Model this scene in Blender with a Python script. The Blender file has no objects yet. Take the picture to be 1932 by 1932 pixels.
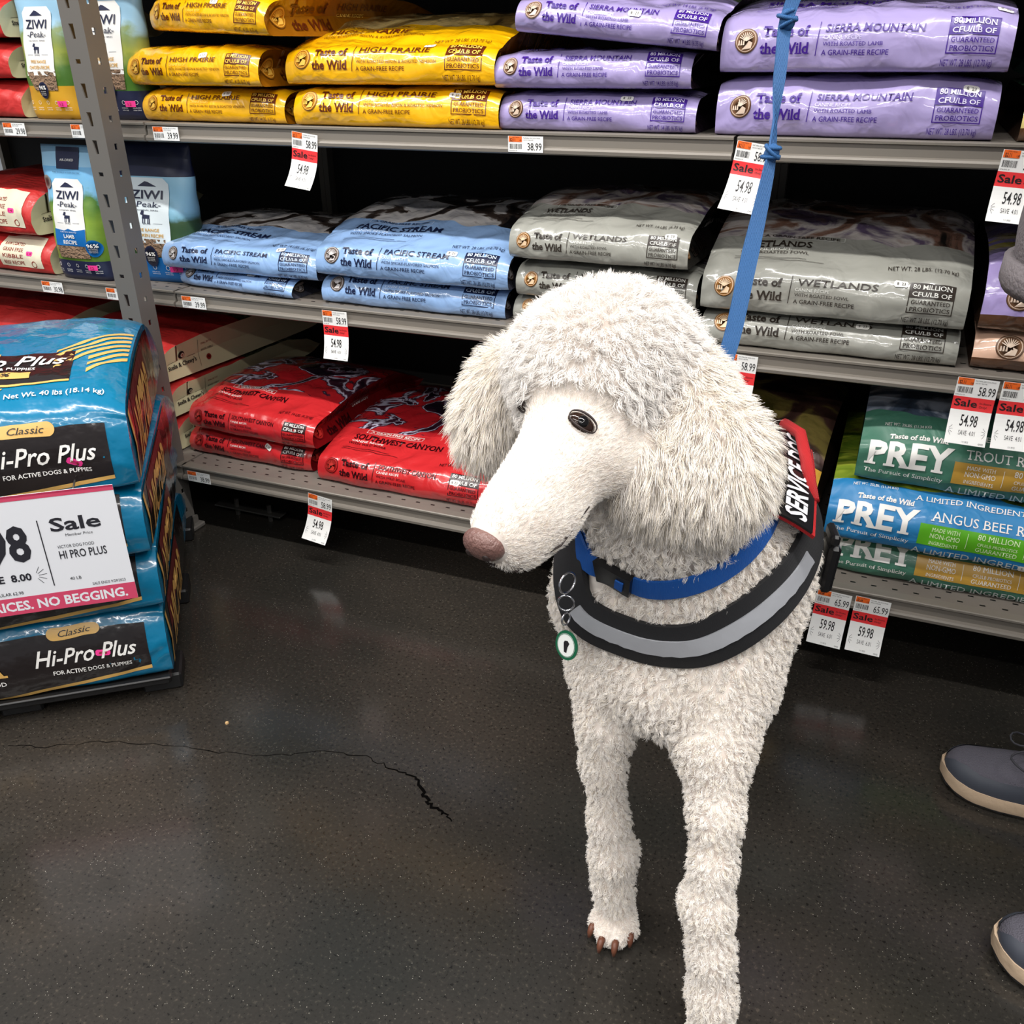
import bpy, math, random
import numpy as np
from mathutils import Vector, Matrix
from mathutils.bvhtree import BVHTree
from mathutils.kdtree import KDTree

# ------------------------------------------------------------------ camera, world, light, exposure
scene = bpy.context.scene
COL = scene.collection
CAM_H = 1.055
cam_data = bpy.data.cameras.new('camera')
cam_data.sensor_width = 36.0
cam_data.lens = 36.0 * 1699.83 / 1932
cam_data.clip_start = 0.05
cam = bpy.data.objects.new('camera', cam_data)
COL.objects.link(cam)
_pitch, _yaw, _roll = 0.473137, 0.393484, -0.0086233
_F = Vector((-math.sin(_yaw) * math.cos(_pitch), math.cos(_yaw) * math.cos(_pitch), -math.sin(_pitch)))
_R = Vector((math.cos(_yaw), math.sin(_yaw), 0))
_U = _R.cross(_F)
_R, _U = (_R * math.cos(_roll) + _U * math.sin(_roll)), (_U * math.cos(_roll) - _R * math.sin(_roll))
cam.matrix_world = Matrix(((_R.x, _U.x, -_F.x, 0), (_R.y, _U.y, -_F.y, 0), (_R.z, _U.z, -_F.z, CAM_H), (0, 0, 0, 1)))
scene.camera = cam

world = bpy.data.worlds.new('world')
scene.world = world
world.use_nodes = True
world.node_tree.nodes['Background'].inputs[0].default_value = (0.9, 0.94, 1.0, 1)
world.node_tree.nodes['Background'].inputs[1].default_value = 0.16

def area(name, loc, sx, sy, power, color=(1, 0.97, 0.93), rot=(0, 0, 0)):
    l = bpy.data.lights.new(name, 'AREA')
    l.shape = 'RECTANGLE'
    l.size, l.size_y, l.energy, l.color = sx, sy, power, color
    o = bpy.data.objects.new(name, l)
    o.location = loc
    o.rotation_euler = rot
    COL.objects.link(o)
    return o
# rows of ceiling tubes over the aisle
area('ceiling_lamp', (-0.5, 0.55, 2.9), 4.6, 0.09, 70)
area('ceiling_lamp', (-0.4, -1.5, 3.0), 4.6, 0.09, 52)
area('ceiling_lamp', (-0.4, -3.4, 3.0), 4.6, 0.09, 40)
area('ceiling_lamp', (-2.9, -0.6, 3.1), 0.16, 3.0, 22)
area('ceiling_lamp', (1.9, -0.3, 3.1), 0.16, 3.0, 18)

scene.view_settings.view_transform = 'Standard'
scene.view_settings.look = 'None'
scene.view_settings.gamma = 1
scene.view_settings.use_curve_mapping = False
scene.view_settings.exposure = 0.85
scene.cycles.max_bounces = 6
scene.cycles.diffuse_bounces = 3
scene.cycles.glossy_bounces = 3
scene.cycles.caustics_reflective = False
scene.cycles.use_denoising = True

rng = np.random.default_rng(7)
random.seed(5)

# ------------------------------------------------------------------ materials
def lin(c):
    out = []
    for v in c[:3]:
        v = v / 255.0
        out.append(v / 12.92 if v <= 0.04045 else ((v + 0.055) / 1.055) ** 2.4)
    return (*out, 1.0)

MATS = {}
def mat(name, rgb, rough=0.5, metal=0.0, coat=0.0, bump=0.0, bscale=60.0, spec=0.5, alpha=1.0):
    if name in MATS:
        return MATS[name]
    m = bpy.data.materials.new(name)
    m.use_nodes = True
    nt = m.node_tree
    b = nt.nodes['Principled BSDF']
    b.inputs['Base Color'].default_value = lin(rgb)
    b.inputs['Roughness'].default_value = rough
    b.inputs['Metallic'].default_value = metal
    b.inputs['Coat Weight'].default_value = coat
    b.inputs['Coat Roughness'].default_value = 0.08
    b.inputs['Specular IOR Level'].default_value = spec
    tc = nt.nodes.new('ShaderNodeTexCoord')
    n = nt.nodes.new('ShaderNodeTexNoise')
    n.inputs['Scale'].default_value = bscale
    n.inputs['Detail'].default_value = 3
    nt.links.new(tc.outputs['Object'], n.inputs['Vector'])
    if bump:
        bp = nt.nodes.new('ShaderNodeBump')
        bp.inputs['Strength'].default_value = bump
        bp.inputs['Distance'].default_value = 0.01
        nt.links.new(n.outputs['Fac'], bp.inputs['Height'])
        nt.links.new(bp.outputs['Normal'], b.inputs['Normal'])
        if coat:
            nt.links.new(bp.outputs['Normal'], b.inputs['Coat Normal'])
    else:   # slight procedural roughness variation
        mr = nt.nodes.new('ShaderNodeMapRange')
        mr.inputs['To Min'].default_value = max(0.02, rough - 0.05)
        mr.inputs['To Max'].default_value = min(1, rough + 0.05)
        nt.links.new(n.outputs['Fac'], mr.inputs['Value'])
        nt.links.new(mr.outputs['Result'], b.inputs['Roughness'])
    MATS[name] = m
    return m

def ramp(nt, stops, interp='LINEAR'):
    r = nt.nodes.new('ShaderNodeValToRGB')
    e = r.color_ramp.elements
    r.color_ramp.interpolation = interp
    e[0].position, e[0].color = stops[0][0], lin(stops[0][1])
    e[1].position, e[1].color = stops[1][0], lin(stops[1][1])
    for p, c in stops[2:]:
        x = e.new(p)
        x.color = lin(c)
    return r

def bag_mat(name, rgb, art, a_art, a_end, rough=0.26, low=None, low_a=0.0, coat=1.0):
    """glossy film: plain colour on the front panel, printed picture beyond the wavy line a_art"""
    m = bpy.data.materials.new(name)
    m.use_nodes = True
    nt = m.node_tree
    L = nt.links.new
    b = nt.nodes['Principled BSDF']
    b.inputs['Roughness'].default_value = rough
    b.inputs['Coat Weight'].default_value = coat
    b.inputs['Coat Roughness'].default_value = 0.02
    uv = nt.nodes.new('ShaderNodeUVMap')
    sep = nt.nodes.new('ShaderNodeSeparateXYZ')
    L(uv.outputs['UV'], sep.inputs[0])
    n1 = nt.nodes.new('ShaderNodeTexNoise'); n1.inputs['Scale'].default_value = 9; n1.inputs['Detail'].default_value = 2
    L(uv.outputs['UV'], n1.inputs['Vector'])
    ma = nt.nodes.new('ShaderNodeMath'); ma.operation = 'MULTIPLY_ADD'
    L(n1.outputs['Fac'], ma.inputs[0]); ma.inputs[1].default_value = -0.06
    L(sep.outputs['Y'], ma.inputs[2])
    gt = nt.nodes.new('ShaderNodeMath'); gt.operation = 'GREATER_THAN'
    L(ma.outputs[0], gt.inputs[0]); gt.inputs[1].default_value = a_art - 0.03
    lt = nt.nodes.new('ShaderNodeMath'); lt.operation = 'LESS_THAN'
    L(sep.outputs['Y'], lt.inputs[0]); lt.inputs[1].default_value = a_end
    fac = nt.nodes.new('ShaderNodeMath'); fac.operation = 'MULTIPLY'
    L(gt.outputs[0], fac.inputs[0]); L(lt.outputs[0], fac.inputs[1])
    n2 = nt.nodes.new('ShaderNodeTexNoise'); n2.inputs['Scale'].default_value = 11; n2.inputs['Detail'].default_value = 5
    n2.inputs['Distortion'].default_value = 1.1
    L(uv.outputs['UV'], n2.inputs['Vector'])
    r = ramp(nt, art, 'EASE')
    L(n2.outputs['Fac'], r.inputs[0])
    mx = nt.nodes.new('ShaderNodeMix'); mx.data_type = 'RGBA'
    L(fac.outputs[0], mx.inputs['Factor'])
    mx.inputs['A'].default_value = lin(rgb)
    L(r.outputs['Color'], mx.inputs['B'])
    outc = mx.outputs['Result']
    if low:
        l2 = nt.nodes.new('ShaderNodeMath'); l2.operation = 'LESS_THAN'
        L(sep.outputs['Y'], l2.inputs[0]); l2.inputs[1].default_value = low_a
        m2 = nt.nodes.new('ShaderNodeMix'); m2.data_type = 'RGBA'
        L(l2.outputs[0], m2.inputs['Factor']); L(outc, m2.inputs['A']); m2.inputs['B'].default_value = lin(low)
        outc = m2.outputs['Result']
    L(outc, b.inputs['Base Color'])
    tc = nt.nodes.new('ShaderNodeTexCoord')
    n3 = nt.nodes.new('ShaderNodeTexNoise'); n3.inputs['Scale'].default_value = 22; n3.inputs['Detail'].default_value = 2.5
    n3.inputs['Distortion'].default_value = 0.6
    L(tc.outputs['Object'], n3.inputs['Vector'])
    bp = nt.nodes.new('ShaderNodeBump'); bp.inputs['Strength'].default_value = 0.5; bp.inputs['Distance'].default_value = 0.012
    L(n3.outputs['Fac'], bp.inputs['Height'])
    L(bp.outputs['Normal'], b.inputs['Normal'])
    bc = nt.nodes.new('ShaderNodeBump'); bc.inputs['Strength'].default_value = 0.16; bc.inputs['Distance'].default_value = 0.012
    L(n3.outputs['Fac'], bc.inputs['Height']); L(bc.outputs['Normal'], b.inputs['Coat Normal'])
    return m

# ------------------------------------------------------------------ mesh helpers
def tag(o, label=None, cat=None, group=None, kind=None):
    if label: o['label'] = label
    if cat: o['category'] = cat
    if group: o['group'] = group
    if kind: o['kind'] = kind
    return o

def empty(name, loc=(0, 0, 0), rot=(0, 0, 0)):
    o = bpy.data.objects.new(name, None)
    o.empty_display_size = 0.05
    o.location, o.rotation_euler = loc, rot
    COL.objects.link(o)
    return o

class MB:
    def __init__(s):
        s.v, s.f, s.m, s.mats, s.n, s.uv = [], [], [], [], 0, {}
    def mi(s, m):
        if m not in s.mats: s.mats.append(m)
        return s.mats.index(m)
    def add(s, verts, faces, m=None, flip=False):
        k = s.mi(m) if m else 0
        base = s.n
        verts = [tuple(map(float, p)) for p in verts]
        s.v += verts
        s.n += len(verts)
        for f in faces:
            f = [base + int(i) for i in f]
            s.f.append(f[::-1] if flip else f)
            s.m.append(k)
        return base
    def box(s, a, b, m=None, M=None, bev=0.0):
        (x0, y0, z0), (x1, y1, z1) = a, b
        if bev:
            e = bev
            ring = [(x0 + e, y0), (x1 - e, y0), (x1, y0 + e), (x1, y1 - e), (x1 - e, y1), (x0 + e, y1), (x0, y1 - e), (x0, y0 + e)]
            inn = [(min(max(x, x0 + e), x1 - e), min(max(y, y0 + e), y1 - e)) for x, y in ring]
            vs = [(*p, z0) for p in inn] + [(*p, z0 + e) for p in ring] + [(*p, z1 - e) for p in ring] + [(*p, z1) for p in inn]
            fs = [list(range(7, -1, -1)), list(range(24, 32))]
            for l in range(3):
                for i in range(8):
                    j = (i + 1) % 8
                    fs.append((l * 8 + i, l * 8 + j, l * 8 + 8 + j, l * 8 + 8 + i))
        else:
            vs = [(x0, y0, z0), (x1, y0, z0), (x1, y1, z0), (x0, y1, z0), (x0, y0, z1), (x1, y0, z1), (x1, y1, z1), (x0, y1, z1)]
            fs = [(3, 2, 1, 0), (4, 5, 6, 7), (0, 1, 5, 4), (1, 2, 6, 5), (2, 3, 7, 6), (3, 0, 4, 7)]
        if M is not None: vs = [tuple(M @ Vector(p)) for p in vs]
        s.add(vs, fs, m)
    def extr(s, prof, x0, x1, m=None, M=None):
        """closed profile in (y,z) extruded along x"""
        n = len(prof)
        vs = [(x0, y, z) for y, z in prof] + [(x1, y, z) for y, z in prof]
        if M is not None: vs = [tuple(M @ Vector(p)) for p in vs]
        fs = [(i, (i + 1) % n, n + (i + 1) % n, n + i) for i in range(n)] + [tuple(range(n - 1, -1, -1)), tuple(range(n, 2 * n))]
        s.add(vs, fs, m)
    def tube(s, pts, r, m=None, seg=8, cap=True):
        pts = [Vector(p) for p in pts]
        rs = r if isinstance(r, (list, tuple)) else [r] * len(pts)
        vs, fs = [], []
        up = None
        for i, p in enumerate(pts):
            t = (pts[min(i + 1, len(pts) - 1)] - pts[max(i - 1, 0)]).normalized()
            if up is None:
                up = Vector((0, 0, 1)) if abs(t.z) < 0.9 else Vector((1, 0, 0))
            a = (up - t * up.dot(t)).normalized()
            up = a
            b = t.cross(a)
            for k in range(seg):
                an = 2 * math.pi * k / seg
                vs.append(p + (a * math.cos(an) + b * math.sin(an)) * rs[i])
        for i in range(len(pts) - 1):
            for k in range(seg):
                j = (k + 1) % seg
                fs.append((i * seg + k, i * seg + j, (i + 1) * seg + j, (i + 1) * seg + k))
        if cap:
            fs.append(tuple(range(seg - 1, -1, -1)))
            fs.append(tuple(range((len(pts) - 1) * seg, len(pts) * seg)))
        s.add(vs, fs, m)
    def ball(s, c, r, m=None, nu=14, nv=9, M=None):
        r = r if isinstance(r, (tuple, list)) else (r, r, r)
        vs, fs = [], []
        for j in range(nv + 1):
            th = math.pi * j / nv
            for i in range(nu):
                ph = 2 * math.pi * i / nu
                p = Vector((r[0] * math.sin(th) * math.cos(ph), r[1] * math.sin(th) * math.sin(ph), r[2] * math.cos(th)))
                if M is not None: p = M @ p
                vs.append(Vector(c) + p)
        for j in range(nv):
            for i in range(nu):
                k = (i + 1) % nu
                fs.append((j * nu + i, (j + 1) * nu + i, (j + 1) * nu + k, j * nu + k))
        s.add(vs, fs, m)
    def build(s, name, m=None, parent=None, smooth=True, uvs=None):
        me = bpy.data.meshes.new(name)
        me.from_pydata(s.v, [], s.f)
        for x in (s.mats or [m]): me.materials.append(x)
        if s.mats: me.polygons.foreach_set('material_index', s.m)
        if smooth: me.polygons.foreach_set('use_smooth', [True] * len(me.polygons))
        if uvs is not None:
            l = me.uv_layers.new(name='UVMap')
            vi = np.empty(len(me.loops), dtype=np.int32)
            me.loops.foreach_get('vertex_index', vi)
            l.data.foreach_set('uv', np.asarray(uvs, dtype=np.float32)[vi].ravel())
        me.validate()
        me.update()
        o = bpy.data.objects.new(name, me)
        COL.objects.link(o)
        if parent: o.parent = parent
        return o

def flat(o, ang=0.6):
    """shade smooth only below an angle"""
    me = o.data
    me.polygons.foreach_set('use_smooth', [True] * len(me.polygons))
    try: me.set_sharp_from_angle(angle=ang)
    except Exception: pass
    return o

# ------------------------------------------------------------------ lettering
_tc = {}
def text2d(s, bold=0.0, serif=False):
    key = (s, bold, serif)
    if key in _tc: return _tc[key]
    cu = bpy.data.curves.new('lettering', 'FONT')
    cu.body = s
    cu.resolution_u = 2
    cu.offset = bold
    cu.dimensions = '2D'
    cu.fill_mode = 'FRONT'
    o = bpy.data.objects.new('lettering', cu)
    COL.objects.link(o)
    bpy.context.view_layer.update()
    me = o.evaluated_get(bpy.context.evaluated_depsgraph_get()).to_mesh()
    v = np.array([(p.co.x, p.co.y) for p in me.vertices], dtype=float).reshape(-1, 2)
    f = [tuple(p.vertices) for p in me.polygons]
    H = 0.729
    if serif and len(v):
        cnt = {}
        for p in f:
            for a, b in zip(p, p[1:] + p[:1]):
                cnt[(min(a, b), max(a, b))] = cnt.get((min(a, b), max(a, b)), 0) + 1
        ex = []
        for (a, b), c in cnt.items():
            if c != 1: continue
            (xa, ya), (xb, yb) = v[a], v[b]
            w = abs(xa - xb)
            if abs(ya - yb) < 0.004 and 0.03 < w < 0.24:
                inside = None
                for lv, dr in ((0 - bold, 1), (H + bold, -1), (0.53 + bold, -1), (0.55 + bold, -1), (0.516 + bold, -1), (0.76 + bold, -1), (-0.2 - bold, 1)):
                    if abs(ya - lv) < 0.02: inside = dr
                if inside is None: continue
                t = 0.07
                x0, x1 = min(xa, xb) - 0.075, max(xa, xb) + 0.075
                y0, y1 = (ya, ya + t) if inside > 0 else (ya - t, ya)
                ex.append((x0, y0, x1, y1))
        v = v.tolist()
        for x0, y0, x1, y1 in ex:
            n = len(v)
            v += [(x0, y0), (x1, y0), (x1, y1), (x0, y1)]
            f.append((n, n + 1, n + 2, n + 3))
        v = np.array(v)
    o.to_mesh_clear()
    bpy.data.objects.remove(o)
    bpy.data.curves.remove(cu)
    if len(v):
        v = v / H
        v[:, 0] -= v[:, 0].min()
    _tc[key] = (v, f)
    return _tc[key]

class Print:
    """flat artwork in panel coordinates (metres), later laid onto a surface"""
    def __init__(s):
        s.items = []   # verts(n,2), faces, material, layer
    def poly(s, pts, m, layer=0):
        s.items.append((np.array(pts, float), [tuple(range(len(pts)))], m, layer))
    def rect(s, x0, y0, x1, y1, m, layer=0, nx=1, ny=1):
        xs, ys = np.linspace(x0, x1, nx + 1), np.linspace(y0, y1, ny + 1)
        v = np.array([(x, y) for y in ys for x in xs])
        f = [(j * (nx + 1) + i, j * (nx + 1) + i + 1, (j + 1) * (nx + 1) + i + 1, (j + 1) * (nx + 1) + i) for j in range(ny) for i in range(nx)]
        s.items.append((v, f, m, layer))
    def disc(s, cx, cy, r, m, layer=0, ry=None, n=24, r0=0):
        ry = ry or r
        an = np.linspace(0, 2 * math.pi, n, endpoint=False)
        o = np.stack([cx + r * np.cos(an), cy + ry * np.sin(an)], 1)
        k = r0 / r
        i = np.stack([cx + r * k * np.cos(an), cy + ry * k * np.sin(an)], 1)
        f = [(j, (j + 1) % n, n + (j + 1) % n, n + j) for j in range(n)]
        s.items.append((np.concatenate([o, i]), [q[::-1] for q in f], m, layer))
    def line(s, pts, w, m, layer=0):
        for (xa, ya), (xb, yb) in zip(pts[:-1], pts[1:]):
            d = math.hypot(xb - xa, yb - ya) or 1
            nx, ny = -(yb - ya) / d * w / 2, (xb - xa) / d * w / 2
            s.poly([(xa - nx, ya - ny), (xb - nx, yb - ny), (xb + nx, yb + ny), (xa + nx, ya + ny)], m, layer)
    def frame(s, x0, y0, x1, y1, w, m, layer=0):
        s.rect(x0, y0, x1, y0 + w, m, layer, 4); s.rect(x0, y1 - w, x1, y1, m, layer, 4)
        s.rect(x0, y0 + w, x0 + w, y1 - w, m, layer, 1, 3); s.rect(x1 - w, y0 + w, x1, y1 - w, m, layer, 1, 3)
    def text(s, t, x, y, h, m, w=None, align='l', bold=0.0, serif=False, shear=0.0, sx=1.0, layer=1, rot=0.0):
        v, f = text2d(t, bold, serif)
        if not len(v): return
        v = v.copy()
        W = v[:, 0].max()
        k = h
        kx = (w / W) if w else k * sx
        v[:, 0] *= kx
        v[:, 1] *= k
        v[:, 0] += shear * v[:, 1]
        W *= kx
        if align == 'c': v[:, 0] -= W / 2
        elif align == 'r': v[:, 0] -= W
        if rot:
            c, sn = math.cos(rot), math.sin(rot)
            v = np.stack([v[:, 0] * c - v[:, 1] * sn, v[:, 0] * sn + v[:, 1] * c], 1)
        v += (x, y)
        s.items.append((v, f, m, layer))
    def lay(s, mb, fn, lift=0.0011, maxlen=0.02):
        for v, f, m, layer in s.items:
            v, f = split(v, f, maxlen)
            P, N = fn(v[:, 0], v[:, 1])
            P = P + N * (lift * (1 + layer * 0.45))
            mb.add(P, f, m)

def split(v, f, L):
    """cut large polygons so the print can follow a curved surface"""
    v = [tuple(p) for p in v]
    out, cache = [], {}
    stack = []
    for p in f:
        for k in range(1, len(p) - 1): stack.append((p[0], p[k], p[k + 1]))
    def mid(a, b):
        k = (min(a, b), max(a, b))
        if k not in cache:
            v.append(((v[a][0] + v[b][0]) / 2, (v[a][1] + v[b][1]) / 2))
            cache[k] = len(v) - 1
        return cache[k]
    while stack:
        t = stack.pop()
        d = [math.dist(v[t[i]], v[t[(i + 1) % 3]]) for i in range(3)]
        i = d.index(max(d))
        if d[i] > L:
            a, b, c = t[i], t[(i + 1) % 3], t[(i + 2) % 3]
            q = mid(a, b)
            stack += [(a, q, c), (q, b, c)]
        else:
            out.append(t)
    return np.array(v), out

def wrinkle(x, y, seed, amp):
    r = np.random.default_rng(seed)
    z = np.zeros_like(x)
    wx, wy = x.copy(), y.copy()
    for k in range(3):
        a = r.uniform(0, 6.28); fq = r.uniform(10, 22)
        s_ = np.sin((x * math.cos(a) + y * math.sin(a)) * fq + r.uniform(0, 6.28)) * 0.012
        wx = wx + s_ * r.uniform(-1, 1); wy = wy + s_ * r.uniform(-1, 1)
    for k in range(9):
        a = r.uniform(0, 6.28); fq = r.uniform(14, 75)
        s_ = np.sin((wx * math.cos(a) + wy * math.sin(a)) * fq + r.uniform(0, 6.28))
        z += (1 - 2 * np.abs(s_)) * (18 / fq) ** 0.8 * 0.5
    return z * amp

# ------------------------------------------------------------------ a lying bag of food
def catmull(P, n=14):
    P = np.array(P, float)
    out = []
    for i in range(len(P) - 1):
        p0, p1, p2, p3 = P[max(i - 1, 0)], P[i], P[i + 1], P[min(i + 2, len(P) - 1)]
        for t in np.linspace(0, 1, n, endpoint=False):
            out.append(0.5 * ((2 * p1) + (p2 - p0) * t + (2 * p0 - 5 * p1 + 4 * p2 - p3) * t * t + (3 * p1 - p0 - 3 * p2 + p3) * t ** 3))
    out.append(P[-1])
    return np.array(out)

class Bag:
    def __init__(s, W, H, L, puff=0.02, seed=1, amp=0.0027, fold=0.022, lean=0.012):
        s.W, s.H, s.L = W, H, L
        top = [(0.012, 0.0), (0.001, 0.005), (-0.004, H * 0.35), (0.0, H * 0.60), (lean, H * 0.84), (lean + 0.022, H * 0.97),
               (0.09, H + puff * 0.35), (L * 0.3, H + puff * 0.85), (L * 0.5, H + puff), (L * 0.72, H + puff * 0.5), (L * 0.88, H * 0.75), (L - 0.02, H * 0.42), (L, H * 0.3)]
        bot = [(L, H * 0.3), (L - 0.02, H * 0.18), (L * 0.88, 0.004), (L * 0.5, 0.0), (0.1, 0.0), (0.012, 0.0)]
        a, b = catmull(top, 9), catmull(bot, 6)
        d = np.concatenate([[0], np.cumsum(np.linalg.norm(np.diff(a, axis=0), axis=1))])
        s.a_top = d
        na = 74
        q = np.concatenate([np.linspace(0, 0.16, 30, endpoint=False), np.linspace(0.16, d[-1], na - 30)])
        a = np.stack([np.interp(q, d, a[:, 0]), np.interp(q, d, a[:, 1])], 1)
        prof = np.concatenate([a, b[1:-1]])
        s.aq, s.na = q, na
        qa = np.concatenate([q, q[-1] + np.arange(1, len(prof) - na + 1) * 0.02])
        nx = 56
        xs = np.linspace(0, W, nx + 1)
        u = 2 * xs / W - 1
        e = np.abs(u) ** 7
        s.xs = xs
        X, Yp = np.meshgrid(xs, prof[:, 0], indexing='ij')
        _, Zp = np.meshgrid(xs, prof[:, 1], indexing='ij')
        A = np.tile(qa, (nx + 1, 1))
        E = np.tile(e[:, None], (1, len(prof)))
        Zp = Zp * (1 - 0.13 * E)
        Yp = Yp + 0.006 * E * (A < 0.14)
        amp_m = np.clip((A - 0.004) / 0.03, 0, 1) * np.where(A > q[-1], 0.15, 1) * (1 - 0.5 * E)
        w = wrinkle(X, A, seed, amp) * amp_m
        r = np.random.default_rng(seed + 99)
        # diagonal pull creases from the front corners
        for side in (0, 1):
            for k in range(3):
                x0 = W * (0.04 + 0.16 * r.random()) if side == 0 else W * (0.8 + 0.16 * r.random())
                ang = r.uniform(-1.0, 1.0)
                dist = np.abs((X - x0) * math.cos(ang) + (A - 0.06) * math.sin(ang))
                w += np.exp(-(dist / 0.006) ** 2) * 0.0022 * r.choice([-1, 1]) * np.exp(-((A - 0.06) / 0.05) ** 2) * np.exp(-((X - x0) / 0.06) ** 2)
        front = np.clip(1 - (Zp / (H * 0.9)), 0, 1) * (Yp < 0.1)
        bulge = 0.004 * np.sin(np.clip(A / 0.09, 0, 1) * math.pi) * (1 - u[:, None] ** 4)
        wav = 0.0022 * np.sin(X * 45 + seed) * np.exp(-(A / 0.02) ** 2)
        Yo = Yp - w * np.clip(1 - (A - 0.06) / 0.05, 0, 1) - bulge - wav
        Zo = Zp + w * np.clip((A - 0.05) / 0.05, 0, 1)
        s.G = np.stack([X, Yo, Zo], -1)
        s.A = A
        du = np.gradient(s.G, axis=0)
        dv = np.gradient(s.G, axis=1)
        n = np.cross(du, dv)
        s.N = n / (np.linalg.norm(n, axis=-1, keepdims=True) + 1e-12)
        s.prof, s.fold = prof, fold
    def front(s, x, a):
        x = np.clip(np.asarray(x, float), 0, s.W * 0.9999)
        a = np.clip(np.asarray(a, float), 0, s.aq[-1] * 0.9999)
        fx = x / s.W * (len(s.xs) - 1)
        i = np.floor(fx).astype(int); tx = (fx - i)[:, None]
        j = np.clip(np.searchsorted(s.aq, a, side='right') - 1, 0, s.na - 2)
        ta = ((a - s.aq[j]) / (s.aq[j + 1] - s.aq[j]))[:, None]
        def bl(G): return (G[i, j] * (1 - tx) + G[i + 1, j] * tx) * (1 - ta) + (G[i, j + 1] * (1 - tx) + G[i + 1, j + 1] * tx) * ta
        P, N = bl(s.G), bl(s.N)
        P[:, 0] -= s.W / 2
        return P, N / np.linalg.norm(N, axis=1, keepdims=True)
    def zrange(s, y):
        t, b = s.prof[:s.na], s.prof[s.na:]
        k = t[:, 1].argmax()
        zt = np.interp(y, t[8:, 0], t[8:, 1])
        return np.zeros_like(y), zt * 0.87
    def side(s, y, h):
        """right gusset: y along depth, h = 0..1 of the height"""
        y = np.asarray(y, float); h = np.asarray(h, float)
        zb, zt = s.zrange(y)
        x = s.W / 2 - s.fold * (1 - np.abs(2 * h - 1)) + 0.0005
        P = np.stack([x, y, zb + (zt - zb) * h], 1)
        sg = np.where(h > 0.5, 1.0, -1.0)
        N = np.stack([np.ones_like(y), np.zeros_like(y), -0.35 * sg], 1)
        return P, N / np.linalg.norm(N, axis=1, keepdims=True)
    def mesh(s, mb, m, mside):
        nx, na = s.G.shape[:2]
        V = s.G.copy().reshape(-1, 3)
        V[:, 0] -= s.W / 2
        F = []
        for i in range(nx - 1):
            for j in range(na):
                k = (j + 1) % na
                F.append((i * na + j, (i + 1) * na + j, (i + 1) * na + k, i * na + k))
        mb.add(V, F, m)
        uvs = np.stack([s.G[:, :, 0].ravel(), s.A.ravel()], 1)
        K = 6
        for side in (0, 1):
            loop = s.G[0 if side == 0 else -1]
            y, z = loop[:, 1], loop[:, 2]
            zt = s.H * 0.87
            med_y = np.clip(y, s.H * 0.45, s.L - s.H * 0.3)
            zmid = np.interp(med_y, s.prof[8:s.na, 0], s.prof[8:s.na, 1]) * 0.87 * 0.5
            rings = []
            for k in range(K + 1):
                t = k / K
                xx = s.W / 2 - s.fold * t
                rings.append(np.stack([np.full(na, xx if side else -xx), y + (med_y - y) * t, z + (zmid - z) * t], 1))
            V = np.concatenate(rings)
            F = []
            for k in range(K):
                for j in range(na):
                    j2 = (j + 1) % na
                    q = (k * na + j, k * na + j2, (k + 1) * na + j2, (k + 1) * na + j)
                    F.append(q[::-1] if side == 0 else q)
            mb.add(V, F, mside)
            uvs = np.concatenate([uvs, np.stack([V[:, 1], V[:, 2]], 1)])
        return uvs

WHITE = mat('white_ink', (238, 236, 232), 0.35)
BRONZE = mat('bronze_ink', (128, 92, 66), 0.35)
BRONZE_D = mat('dark_bronze_ink', (84, 56, 38), 0.35)
BRONZE_L = mat('light_bronze_ink', (206, 184, 164), 0.35)
STICK = mat('sticker_white', (240, 238, 232), 0.5)
PINK = mat('sticker_pink', (245, 60, 150), 0.5)
BLACKINK = mat('black_ink', (28, 26, 28), 0.45)

def emblem(p, cx, cy, r, ry, bz=None):
    a, b, c = bz or (BRONZE, BRONZE_D, BRONZE_L)
    p.disc(cx, cy, r, b, 0, ry=ry)
    p.disc(cx, cy, r * 0.93, a, 1, ry=ry * 0.93)
    p.disc(cx, cy, r * 0.86, c, 2, ry=ry * 0.86, r0=r * 0.81)
    for k in range(9):     # fan of branches
        an = math.radians(25 + k * 16.2)
        p.line([(cx, cy - ry * 0.05), (cx + r * 0.66 * math.cos(an), cy + ry * 0.66 * math.sin(an))], r * 0.07, c, 2)
    for k in range(3):
        x = cx - r * (0.62 - 0.2 * k)
        p.poly([(x - r * .07, cy - ry * .35), (x + r * .08, cy - ry * .35), (x + r * .06, cy + ry * .02), (x - r * .03, cy + ry * .04)], c, 2)
    p.poly([(cx - r * .35, cy - ry * .68), (cx + r * .45, cy - ry * .62), (cx + r * .55, cy - ry * .2), (cx + r * .22, cy - ry * .05), (cx + r * .05, cy - ry * .3)], c, 2)

def wavy(p, x0, x1, y, w, m, seed, amp=0.0008):
    r = random.Random(seed)
    x = x0
    pts = []
    while x < x1:
        pts.append((x, y + r.uniform(-amp, amp))); x += 0.006
    p.line(pts, w, m, 1)

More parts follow.
